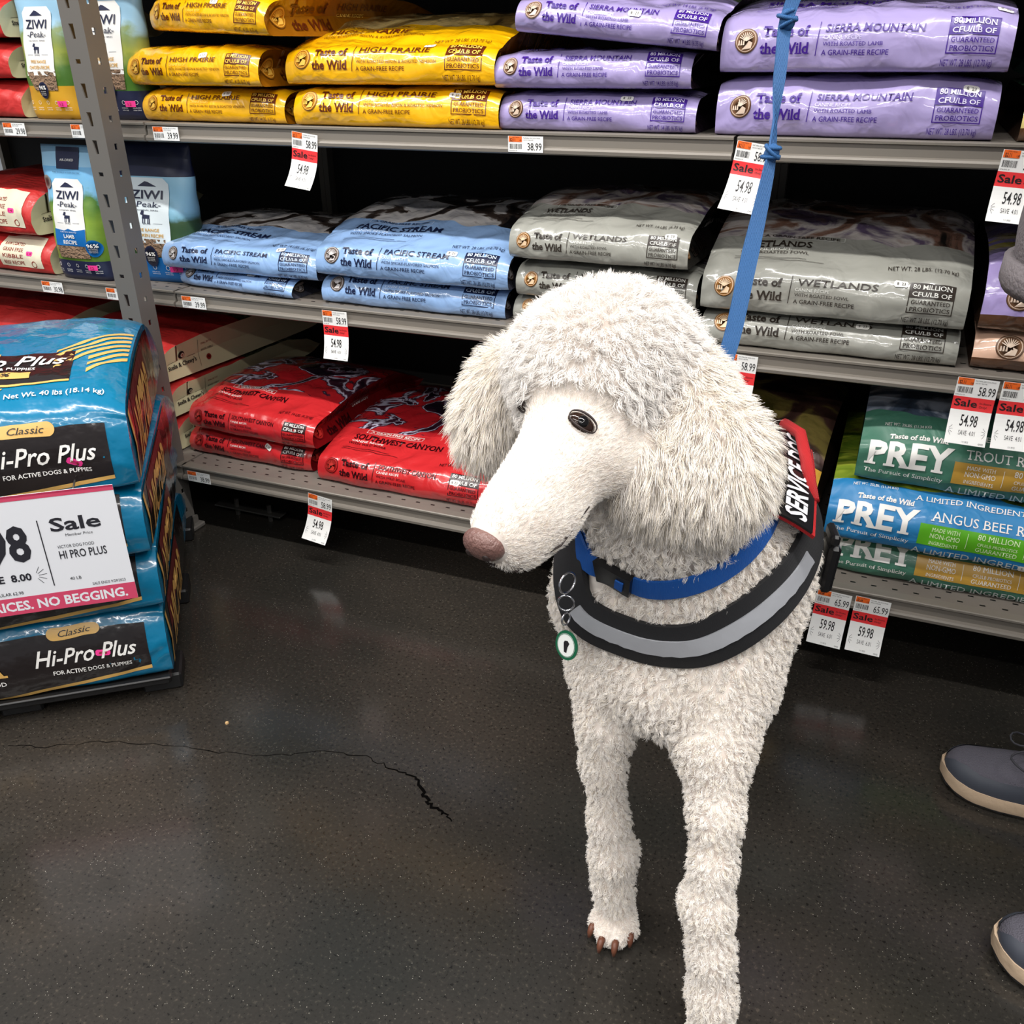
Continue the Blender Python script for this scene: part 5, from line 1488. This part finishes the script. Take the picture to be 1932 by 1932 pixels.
a0, a1 = band.s[min(i0, i1)], band.s[max(i0, i1)]
if a1 - a0 > tot / 2: a0, a1 = a1, a0 + tot
adopt(band.solid('reflective_stripe', REFL, .0020, s0=a0, s1=min(a1, tot), w=.019, lift=.0042, ripple=.0008, nx=4), harness)
patch = Band([(-.048, .862, .622), (-.054, .925, .634), (-.062, .985, .640), (-.072, 1.045, .642)], .050, 0, n=30, snap=False)
patch.N[:] = np.array([.50, -.42, .76]); patch.N -= patch.T * (patch.N * patch.T).sum(1, keepdims=True); patch.N /= np.linalg.norm(patch.N, axis=1, keepdims=True); patch.B = np.cross(patch.N, patch.T)
adopt(patch.solid('name_patch', HRED, .004, w=.056), harness); 
pt = patch.solid('patch_face', PLAS, .003, w=.046, lift=.003); adopt(pt, harness)
p = Print(); p.text('SERVICE DOG', 0.006, -.013, .026, mat('patch_white', (206, 206, 210), .5), w=patch.s[-1] - .012, bold=.03)
mb = MB()
def patch_fn(X, Y):
    P_, N_ = patch.at(X, Y, .0048); return P_, N_
p.lay(mb, patch_fn, lift=.0006, maxlen=.008); adopt(mb.build('patch_lettering'), harness)
girth = Band([(-.040, .985, .575), (-.020, .975, .540), (-.028, .975, .480), (-.060, .985, .415), (-.12, .985, .375), (-.20, .985, .37), (-.27, .985, .41), (-.305, .99, .48), (-.28, .99, .58), (-.2, 1.0, .64)], .030, OFFH, n=70)
adopt(girth.solid('girth_strap', HBLK, .005, nx=5), harness)
bk, bn = on_skin((-.026, .975, .520), .022)
def obox(name, c, n, t, size, m, parent, bev=.002):
    n = Vector(n).normalized(); t = Vector(t); t = (t - n * t.dot(n)).normalized(); b = n.cross(t)
    M = Matrix((t, b, n)).transposed().to_4x4(); M.translation = Vector(c)
    mb = MB(); sx, sy, sz = size; mb.box((-sx / 2, -sy / 2, -sz / 2), (sx / 2, sy / 2, sz / 2), m, M=M, bev=bev); return adopt(mb.build(name, smooth=False), parent)
obox('side_release_buckle', bk, bn, (0, 0, 1), (.062, .036, .014), PLAS, harness, .004)
obox('buckle_slider', bk + Vector((0, -.002, .040)), bn, (0, 0, 1), (.014, .038, .010), PLAS, harness, .003)
mb = MB(); rp, rn = on_skin((-.150, 1.02, .665), .020); mb.tube([rp + Vector((.014 * math.cos(a), 0, .014 * math.sin(a))) for a in np.linspace(0, 2 * math.pi, 17)], .002, CHROME, 6, cap=False); adopt(mb.build('leash_ring'), harness)
mb = MB(); hp = [on_skin(q, o_)[0] for q, o_ in (((-.06, .93, .60), .02), ((-.075, .97, .62), .030), ((-.09, 1.02, .63), .030), ((-.10, 1.06, .63), .02))]; mb.tube(hp, .007, HRED, 8); adopt(mb.build('grab_handle'), harness)

collar = empty('dog_collar', (-.19, .83, .585)); tag(collar, 'blue nylon dog collar with a black clasp and a round tag', 'collar')
col = Band([(-.272, .815, .560), (-.255, .792, .553), (-.236, .782, .550), (-.210, .786, .548), (-.181, .806, .551), (-.152, .843, .568), (-.115, .89, .610), (-.125, .94, .67), (-.18, .965, .69), (-.245, .93, .665), (-.268, .865, .62)], .024, .013, n=80, closed=True)
adopt(col.solid('webbing_band', BLUEW, .003, nx=4), collar)
def near(b, p): return b.s[np.linalg.norm(b.P - np.array(p), axis=1).argmin()]
sb = near(col, (-.232, .782, .550))
adopt(col.solid('clasp', PLAS, .010, s0=sb - .018, s1=sb + .026, w=.026, lift=.003, nx=5), collar)
adopt(col.solid('clasp_insert', BLUEW, .002, s0=sb + .010, s1=sb + .019, w=.013, lift=.0092, nx=3), collar)
def torus(name, c, n, R, r, m, parent, sq=1.0):
    n = Vector(n).normalized(); a = n.orthogonal().normalized(); b = n.cross(a); mb = MB()
    mb.tube([Vector(c) + a * R * math.cos(t) + b * R * sq * math.sin(t) for t in np.linspace(0, 2 * math.pi, 21)], r, m, 6, cap=False); return adopt(mb.build(name), parent)
torus('d_ring', (-.265, .793, .541), (.75, -.5, .2), .012, .0014, CHROME, collar, .8)
torus('split_ring', (-.265, .790, .517), (.2, -.9, .1), .009, .0012, CHROME, collar)
torus('tag_ring', (-.262, .782, .502), (.9, -.3, .1), .007, .0011, CHROME, collar)
GREEN = mat('tag_green', (20, 92, 62), .3); TW = mat('tag_white', (226, 230, 226), .25, coat=.5)
tn = Vector((-.45, -.85, .25)).normalized(); ta = Vector((0, 0, 1)); ta = (ta - tn * ta.dot(tn)).normalized(); tb = ta.cross(tn)
tc_ = Vector((-.257, .772, .475))
mb = MB(); nn = 28
vs = [tc_ + (tb * math.cos(t) + ta * math.sin(t)) * .0165 + tn * e for e in (-.0009, .0009) for t in np.linspace(0, 2 * math.pi, nn, endpoint=False)]
mb.add(vs, [tuple(range(nn))[::-1], tuple(range(nn, 2 * nn))] + [(i, (i + 1) % nn, nn + (i + 1) % nn, nn + i) for i in range(nn)], GREEN)
p = Print(); p.disc(0, 0, .0135, TW, 0); p.disc(0, 0, .0132, GREEN, 1, r0=.0125)
p.poly([(-.001, -.008), (.003, -.008), (.003, -.001), (.0045, .004), (.001, .006), (-.003, .0045), (-.004, .002), (-.001, .002)], BLACKINK, 1)
p.lay(mb, lambda X, Y: (np.array([tuple(tc_ + tb * x + ta * y + tn * .0009) for x, y in zip(X, Y)]), np.tile(np.array(tuple(tn)), (len(X), 1))), lift=.0003, maxlen=1)
flat(adopt(mb.build('id_tag'), collar), .5)

# leash: flat webbing from the harness up to the hand of the person at right
def ribbon3(name, pts, w, m, thick=.0022, twist=None, parent=None, side=(1, .3, 0)):
    P = smooth_path(pts, len(pts) * 8); T = np.gradient(P, axis=0); T /= np.linalg.norm(T, axis=1, keepdims=True)
    S0 = np.array(side, float); vs, F = [], []
    n = len(P)
    for i in range(n):
        f = i / (n - 1); an = np.interp(f, [q[0] for q in twist], [q[1] for q in twist]) if twist else 0
        b = S0 - T[i] * (S0 @ T[i]); b /= np.linalg.norm(b); c = np.cross(T[i], b); bb = b * math.cos(an) + c * math.sin(an); cc = np.cross(T[i], bb)
        ww = w * (np.interp(f, [q[0] for q in twist], [q[2] for q in twist]) if twist else 1)
        vs += [P[i] + bb * ww / 2 + cc * thick / 2, P[i] + bb * ww / 2 - cc * thick / 2, P[i] - bb * ww / 2 - cc * thick / 2, P[i] - bb * ww / 2 + cc * thick / 2]
    for i in range(n - 1):
        for k in range(4): F.append((4 * i + k, 4 * i + (k + 1) % 4, 4 * i + 4 + (k + 1) % 4, 4 * i + 4 + k))
    F += [(3, 2, 1, 0), tuple(4 * (n - 1) + k for k in range(4))]
    mb = MB(); mb.add(vs, F, m); o = mb.build(name, parent=parent); flat(o, .5); return o
lp = [(-.150, 1.018, .690), (-.152, .995, .715), (-.151, .98, .741), (-.147, 1.002, .779), (-.145, 1.038, .841), (-.142, 1.074, .904), (-.141, 1.10, .951), (-.145, 1.125, .998), (-.148, 1.146, 1.04), (-.150, 1.169, 1.085), (-.135, 1.185, 1.125), (-.08, 1.19, 1.17), (-.015, 1.19, 1.205)]
leash = ribbon3('leash', lp, .0165, LEASHW, twist=[(0, .2, 1.1), (.3, .1, 1.15), (.44, .5, .9), (.53, 1.15, .7), (.60, .3, .85), (.75, .15, .95), (.82, 1.1, .7), (.88, .4, .9), (1, .3, 1)])
tag(leash, 'blue webbing leash with two knots rising from the dog to the hand above', 'leash')
def knot(name, c, s, tilt):
    mb = MB(); c = Vector(c); M = Matrix.Rotation(tilt, 3, 'Y')
    mb.ball(c, (s * .95, s * .8, s * 1.25), LEASHW, 14, 10, M=M)
    for k, (zz, rr, an) in enumerate(((-.35, 1.0, .35), (.25, 1.02, -.45), (.75, .75, .2))):
        pts = []
        for t in np.linspace(0, 2 * math.pi, 17):
            p = Vector((s * rr * math.cos(t), s * .85 * rr * math.sin(t), s * zz + s * an * math.cos(t)))
            pts.append(c + M @ p)
        mb.tube(pts, s * .26, LEASHW, 6, cap=False)
    return mb.build(name, parent=leash)
knot('knot', (-.141, 1.099, .951), .0088, .3); knot('knot', (-.149, 1.166, 1.083), .0092, -.2)

# ------------------------------------------------------------------ coat: curled strands in locks
def make_coat():
    A, B, C = V[tris[:, 0]], V[tris[:, 1]], V[tris[:, 2]]
    cr = np.cross(B - A, C - A); ar = np.linalg.norm(cr, axis=1) / 2; nf = cr / (2 * ar[:, None] + 1e-12)
    # vertex normals
    VN = np.zeros_like(V)
    for i in range(3):
        for k in range(3): VN[:, k] += np.bincount(tris[:, i], cr[:, k], len(V))
    VN /= np.linalg.norm(VN, axis=1, keepdims=True) + 1e-12
    treg = REG[tris[:, 0]]
    cen = (A + B + C) / 3
    dens = np.array([290000, 380000, 560000, 330000, 360000, 450000])[treg] * 1.0
    dens = dens * np.where(cen[:, 1] > 1.12, .45, 1.0)
    r = np.random.default_rng(3)
    def samp(mult):
        w = ar * dens * mult; n = int(w.sum()); t = r.choice(len(w), n, p=w / w.sum())
        u, v = r.random(n), r.random(n); f = u + v > 1; u[f], v[f] = 1 - u[f], 1 - v[f]
        P = A[t] + (B - A)[t] * u[:, None] + (C - A)[t] * v[:, None]
        N = VN[tris[t, 0]] * (1 - u - v)[:, None] + VN[tris[t, 1]] * u[:, None] + VN[tris[t, 2]] * v[:, None]
        return P, N / np.linalg.norm(N, axis=1, keepdims=True), treg[t]
    P, N, R = samp(1.0)
    CP, CN, CR = samp(1 / 17.0)
    # keep the coat out from under the straps
    keep = np.ones(len(P), bool)
    for b_, hw in ((band, .027), (col, .016), (girth, .015)):
        kd = KDTree(len(b_.P))
        for i, q in enumerate(b_.P): kd.insert(q, i)
        kd.balance()
        box = ((P > b_.P.min(0) - .05) & (P < b_.P.max(0) + .05)).all(1)
        for i in np.nonzero(box)[0]:
            co, j, d = kd.find(P[i])
            if d < .05 and abs((P[i] - b_.P[j]) @ b_.B[j]) < hw * .92 and d < hw + .016: keep[i] = False
    # keep clear of eyes and nose
    for c, rad in (((-.229, .7255, .760), .0115), ((-.306, .768, .752), .008), ((-.289, .632, .668), .022)):
        c = np.array(tuple(on_skin(c)[0])) if rad < .02 else np.array(c)
        keep &= np.linalg.norm(P - c, axis=1) > rad
    P, N, R = P[keep], N[keep], R[keep]
    kd = KDTree(len(CP))
    for i, q in enumerate(CP): kd.insert(q, i)
    kd.balance()
    ci = np.array([kd.find(q)[1] for q in P])
    LEN = np.array([.0115, .0070, .0042, .0165, .0220, .0032]); DOWN = np.array([.55, .6, .3, .75, 1.3, .5]); CURL = np.array([.0024, .0018, .0003, .0036, .0020, .0010]); CL = np.array([.75, .70, .3, .5, .45, .4]); TURN = np.array([1.4, 1.3, .5, 1.1, .8, .8])
    hf = np.array(tuple(HF))
    def flow(P, N, R):
        g = np.tile(np.array([0, 0, -1.0]), (len(P), 1))
        g[R == FACE] = -hf * .9
        f = N + (g - N * (g * N).sum(1, keepdims=True)) * DOWN[R][:, None]
        f[R == FACE] = N[R == FACE] * .45 + (g - N * (g * N).sum(1, keepdims=True))[R == FACE]
        return f / np.linalg.norm(f, axis=1, keepdims=True)
    nP = 7; S = np.linspace(0, 1, nP)
    cflow = flow(CP, CN, CR)
    j = r.normal(size=CP.shape) * .30; cflow = cflow + j; cflow /= np.linalg.norm(cflow, axis=1, keepdims=True)
    a1 = np.cross(cflow, r.normal(size=CP.shape)); a1 /= np.linalg.norm(a1, axis=1, keepdims=True); a2 = np.cross(cflow, a1)
    ph = r.random(len(CP)) * 6.28; cl = LEN[CR] * r.uniform(.75, 1.25, len(CP)); hand = r.choice([-1, 1], len(CP))
    CPth = np.zeros((len(CP), nP, 3))
    for k, s in enumerate(S):
        an = ph + hand * s * TURN[CR] * 6.28
        rad = CURL[CR] * min(1, s * 2.2)
        g = np.array([0, 0, -1.0]) * (LEN[CR] * DOWN[CR] * .35 * s * s)[:, None] * (CR != FACE)[:, None]
        CPth[:, k] = CP + cflow * (cl * s)[:, None] + (a1 * np.cos(an)[:, None] + a2 * np.sin(an)[:, None]) * rad[:, None] - (a1 * np.cos(ph)[:, None] + a2 * np.sin(ph)[:, None]) * rad[:, None] * 0 + g
    fl = flow(P, N, R) + r.normal(size=P.shape) * .22; fl /= np.linalg.norm(fl, axis=1, keepdims=True)
    L_ = LEN[R] * r.uniform(.7, 1.15, len(P))
    out = np.zeros((len(P), nP, 3)); q = r.normal(size=P.shape) * .0012
    same = (R == CR[ci]) | True
    for k, s in enumerate(S):
        own = P + fl * (L_ * s)[:, None]
        w = (CL[R] * min(1, s * 1.6) ** 1.0)[:, None]
        out[:, k] = own * (1 - w) + (CPth[ci, k] + q + (P - CP[ci]) * .18) * w
        out[:, k] = np.where(s == 0, P - N * .001, out[:, k])
    zmin = out[:, :, 2] < .001; out[:, :, 2][zmin] = .001
    hc = bpy.data.hair_curves.new('coat')
    hc.add_curves([nP] * len(P))
    hc.position_data.foreach_set('vector', out.astype(np.float32).ravel()) if hasattr(hc, 'position_data') else hc.points.foreach_set('position', out.astype(np.float32).ravel())
    rad = np.tile(np.array([1, 1, .95, .85, .7, .5, .2]) * .00023, (len(P), 1)) * np.array([1.1, 1.05, .75, 1.0, 1.0, .95])[R][:, None]
    at = hc.attributes.get('radius') or hc.attributes.new('radius', 'FLOAT', 'POINT')
    at.data.foreach_set('value', rad.astype(np.float32).ravel())
    m = bpy.data.materials.new('cream_white_fur'); m.use_nodes = True; nt = m.node_tree; b = nt.nodes['Principled BSDF']
    ca = hc.attributes.new('tone', 'FLOAT', 'CURVE'); tone = np.clip(r.normal(.5, .18, len(P)) + np.where(R == EAR, -.12, 0) + np.where(R == TOP, .2, 0), 0, 1); ca.data.foreach_set('value', tone.astype(np.float32))  # topknot tone lifted, its overhead light put into the colour
    an = nt.nodes.new('ShaderNodeAttribute'); an.attribute_name = 'tone'
    rp_ = ramp(nt, [(0.0, (244, 232, 210)), (0.5, (246, 240, 234)), (1.0, (250, 248, 246))]); nt.links.new(an.outputs['Fac'], rp_.inputs[0]); nt.links.new(rp_.outputs['Color'], b.inputs['Base Color'])
    b.inputs['Roughness'].default_value = .75; b.inputs['Specular IOR Level'].default_value = .25
    hc.materials.append(m)
    o = bpy.data.objects.new('coat', hc); COL.objects.link(o); o.parent = dog
    o['kind'] = 'stuff'
    print('strands', len(P))
make_coat()

# ------------------------------------------------------------------ the person at the right edge
PX = mat('person_skin', (206, 160, 134), .6); GREYK = mat('grey_fleece', (112, 106, 108), .9, bump=.4, bscale=220); TROU = mat('charcoal_trousers', (48, 48, 54), .85, bump=.2, bscale=120); HAIRM = mat('brown_hair', (70, 48, 34), .7)
pv = [('e', (.39, 1.17, 1.20), (.12, .19, .27), None, 0), ('e', (.40, 1.17, .98), (.12, .16, .13), None, 0)]
pv += chain([((.44, 1.17, 1.42), .065), ((.43, 1.17, 1.52), .058)], 0) + [('e', (.415, 1.17, 1.645), (.095, .075, .118), None, 0), ('c', (.33, 1.17, 1.63), (.310, 1.17, 1.615), .014, .016, 0), ('e', (.43, 1.095, 1.64), (.018, .012, .03), None, 0), ('e', (.43, 1.245, 1.64), (.018, .012, .03), None, 0)]
for sy in (-1, 1):
    pv += chain([((.44, 1.17 + sy * .10, .92), .09), ((.43, 1.17 + sy * .13, .50), .06), ((.46, (1.28 if sy > 0 else .97), .10), .042), ((.45, (1.28 if sy > 0 else .97), .05), .030)], 0)
# far arm hangs, near arm reaches forward with the leash
pv += chain([((.42, 1.36, 1.38), .06), ((.43, 1.42, 1.12), .045), ((.36, 1.40, .90), .034)], 0)
pv += chain([((.40, .985, 1.38), .06), ((.30, 1.02, 1.20), .045), ((.06, 1.16, 1.20), .028), ((.02, 1.18, 1.205), .024)], 0)
pv += [('e', (-.004, 1.19, 1.207), (.036, .020, .040), None, 0)]
hv = []
for k in range(4):      # four curled fingers and a thumb around the leash
    z = 1.235 - k * .019; l = (.9, 1.0, .95, .8)[k]
    hv += [('c', (-.030, 1.175, z), (-.050, 1.190, z), .0095, .009, 0), ('c', (-.050, 1.190, z), (-.040, 1.212, z - .002), .009, .0082, 0), ('c', (-.040, 1.212, z - .002), (-.016 - .006 * l, 1.214, z - .003), .0082, .0075, 0)]
hv += [('c', (-.004, 1.172, 1.232), (-.022, 1.160, 1.250), .0115, .0105, 0), ('c', (-.022, 1.160, 1.250), (-.044, 1.166, 1.252), .0105, .009, 0)]
Vp, Qp, _ = sculpt(pv + hv, .0075, k=.012, smooth=2)
person = mesh_from('person', Vp, Qp, PX); tag(person, 'person in a grey fleece top and grey trainers standing at the right edge', 'person')
cl = [('c', (.320, 1.16, .88), (.345, 1.165, 1.20), .195, .190, 0), ('c', (.405, 1.165, .88), (.405, 1.165, 1.22), .190, .188, 0), ('e', (.42, 1.17, 1.36), (.11, .21, .08), None, 0)]
cl += chain([((.42, 1.36, 1.36), .075), ((.43, 1.42, 1.12), .060), ((.37, 1.405, .96), .048)], 0) + chain([((.40, .985, 1.36), .075), ((.30, 1.02, 1.20), .062), ((.10, 1.14, 1.20), .044)], 0)
Vc, Qc, _ = sculpt(cl, .009, k=.03, smooth=3); Vc[:, 2] = np.maximum(Vc[:, 2], .835); mesh_from('fleece_top', Vc, Qc, GREYK, person)
hem = [(.362 + .238 * math.cos(a), 1.16 + .196 * math.sin(a), .842) for a in np.linspace(0, 2 * math.pi, 49)]
mb = MB(); vs = []; fs = []
for i, h in enumerate(hem):
    c = Vector((.315, 1.16, 0)); d = Vector(h) - Vector((.362, 1.16, .842)); d.normalize()
    for o_, z in ((-.004, .848), (.006, .846), (.007, .822), (.002, .812), (-.006, .816)): vs.append(Vector(h) + d * o_ + Vector((0, 0, z - .842)))
for i in range(48):
    for k in range(5): fs.append((5 * i + k, 5 * i + (k + 1) % 5, 5 * i + 5 + (k + 1) % 5, 5 * i + 5 + k))
mb.add(vs, [f[::-1] for f in fs], GREYK); mb.build('hem_band', parent=person)
tr = [('e', (.425, 1.17, .92), (.165, .20, .12), None, 0)]
for sy in (-1, 1):
    fy = 1.28 if sy > 0 else .97
    tr += chain([((.44, 1.17 + sy * .09, .90), .115), ((.44, 1.17 + sy * .13, .50), .085), ((.475, fy, .12), .065)], 0)
Vt, Qt, _ = sculpt(tr, .009, k=.02, smooth=3); mesh_from('trousers', Vt, Qt, TROU, person)
Vh, Qh, _ = sculpt([('e', (.435, 1.17, 1.68), (.100, .085, .105), None, 0), ('e', (.46, 1.17, 1.62), (.075, .085, .11), None, 0)], .009, k=.02); mesh_from('hair', Vh, Qh, HAIRM, person)
for y in (1.142, 1.198):
    mb = MB(); mb.ball((.328, y, 1.655), .012, EYER, 10, 8); mb.build('eye', parent=person)
mb = MB(); mb.tube([(.325, 1.148, 1.583), (.318, 1.17, 1.580), (.325, 1.192, 1.583)], .004, mat('lip_pink', (160, 90, 84), .5), 6); mb.build('mouth', parent=person)
UP = mat('trainer_mesh_grey', (84, 82, 92), .8, bump=.5, bscale=500); OVER = mat('trainer_overlay_slate', (58, 62, 72), .6); MID = mat('trainer_sole_sand', (190, 166, 140), .7, bump=.2, bscale=60); OUT = mat('trainer_outsole', (44, 42, 42), .8); LACE = mat('trainer_lace', (52, 52, 58), .8)
def trainer(x, y, ang, name_label):
    root = empty('trainer', (x, y, 0)); root.rotation_euler = (0, 0, ang); root.parent = person
    # outline: toe at x=0, heel at x=.30 ; half widths
    prof = [(0, .004), (.006, .022), (.02, .036), (.045, .046), (.08, .050), (.12, .047), (.17, .040), (.22, .037), (.265, .036), (.29, .028), (.302, .010)]
    xs = [p[0] for p in prof]; ws = [p[1] for p in prof]
    X = np.concatenate([np.linspace(0, .03, 8), np.linspace(.04, .28, 22), np.linspace(.285, .302, 6)]); W = np.interp(X, xs, ws)
    cam_ = lambda x: .006 * math.exp(-((x - .17) / .06) ** 2)
    def slab(z0, z1, infl, m, name, notch=0, toe=0):
        mb = MB(); n = len(X); ring = [(X[i] - (infl if X[i] < .15 else -infl) * (1 if i in (0, n - 1) else .3), -W[i] - infl) for i in range(n)] + [(X[i] - (infl if X[i] < .15 else -infl) * (1 if i in (0, n - 1) else .3), W[i] + infl) for i in range(n - 1, -1, -1)]
        tz = lambda x: toe * max(0, 1 - x / .05) ** 1.6
        k = len(ring)
        vs = [(a, b, z0 + tz(a) + (notch if (int(a / .013) % 2) else 0)) for a, b in ring] + [(a * 1.0, b * 1.03, (z0 + z1) / 2 + tz(a)) for a, b in ring] + [(a, b * .97, z1 + tz(a) * .8 + .006 * max(0, (a - .18) / .12)) for a, b in ring]
        fs = [(i, (i + 1) % k, k + (i + 1) % k, k + i) for i in range(k)] + [(k + i, k + (i + 1) % k, 2 * k + (i + 1) % k, 2 * k + i) for i in range(k)]
        for i in range(n - 1):
            fs.append((i + 1, i, k - 1 - i, k - 2 - i)); fs.append((2 * k + i, 2 * k + i + 1, 3 * k - 2 - i, 3 * k - 1 - i))
        mb.add(vs, fs, m); o = mb.build(name, parent=root); flat(o, .7); return o
    slab(0.0, .008, -.001, OUT, 'outsole', notch=.002, toe=.010); slab(.0075, .029, .003, MID, 'midsole', toe=.012)
    # upper
    n = len(X); nt = 17; vs = []; fs = []
    for i in range(n):
        x = X[i]; w = W[i] - .001
        h = np.interp(x, [0, .012, .03, .07, .11, .15, .19, .24, .302], [.034, .050, .060, .066, .076, .092, .100, .095, .088])
        tz = .008 * max(0, 1 - x / .05) ** 1.6
        for k in range(nt):
            a = math.pi * k / (nt - 1)
            vs.append((x + (.002 if i == 0 else 0), -w * math.copysign(abs(math.cos(a)) ** .75, math.cos(a)), .024 + tz + (h - .024) * math.sin(a) ** .8))
    for i in range(n - 1):
        for k in range(nt - 1): fs.append((i * nt + k, (i + 1) * nt + k, (i + 1) * nt + k + 1, i * nt + k + 1))
    fs.append(tuple(range(nt))); fs.append(tuple((n - 1) * nt + k for k in range(nt))[::-1])
    mb = MB(); mb.add(vs, [f[::-1] for f in fs], UP)
    mb.build('upper', parent=root)
    # toe and side overlay
    vs2, fs2 = [], []; V3 = np.array(vs).reshape(n, nt, 3)
    def lim(x): return np.interp(x, [0, .02, .05, .10, .18, .302], [6.5, 5.4, 3.8, 3.0, 2.8, 4.0])
    for sgn in (0, 1):
        base = len(vs2)
        for i in range(n):
            for t in np.linspace(0, 1, 6):
                kk = t * lim(X[i]); k0 = min(int(kk), nt - 2); f = kk - k0; pnt = V3[i, k0] * (1 - f) + V3[i, k0 + 1] * f
                c = np.array([max(X[i], .03), 0, .03]); d = pnt - c; d /= np.linalg.norm(d) + 1e-9; pnt = pnt + d * .0016
                vs2.append((pnt[0], pnt[1] * (1 if sgn == 0 else -1), pnt[2]))
        for i in range(n - 1):
            for k in range(5):
                q = (base + i * 6 + k, base + (i + 1) * 6 + k, base + (i + 1) * 6 + k + 1, base + i * 6 + k + 1); fs2.append(q[::-1] if sgn == 0 else q)
    mb = MB(); mb.add(vs2, fs2, OVER); mb.build('toe_overlay', parent=root)
    mb = MB(); mb.ball((.165, 0, .088), (.055, .020, .012), LACE, 14, 8); mb.build('tongue', parent=root)
    for j in range(5):
        xx = .112 + j * .020; zz = np.interp(xx, X, V3[:, nt // 2, 2])
        mb = MB(); mb.tube([(xx, -.026, zz - .012), (xx + .006, -.012, zz + .004), (xx + .008, 0, zz + .007), (xx + .006, .012, zz + .004), (xx, .026, zz - .012)], .0022, LACE, 6); mb.build('lace', parent=root)
    for sgn in (-1, 1):
        mb = MB(); mb.tube([(.118 + .022 * math.sin(t) - .012, sgn * (.006 + .020 * (1 - math.cos(t))), .098 + .004 * math.sin(2 * t) - .010 * (1 - math.cos(t)) / 2) for t in np.linspace(0, 2 * math.pi, 16)], .0016, LACE, 6); mb.build('lace_loop', parent=root)
trainer(.214, 1.285, -.05, ''); trainer(.272, .965, -.03, '')
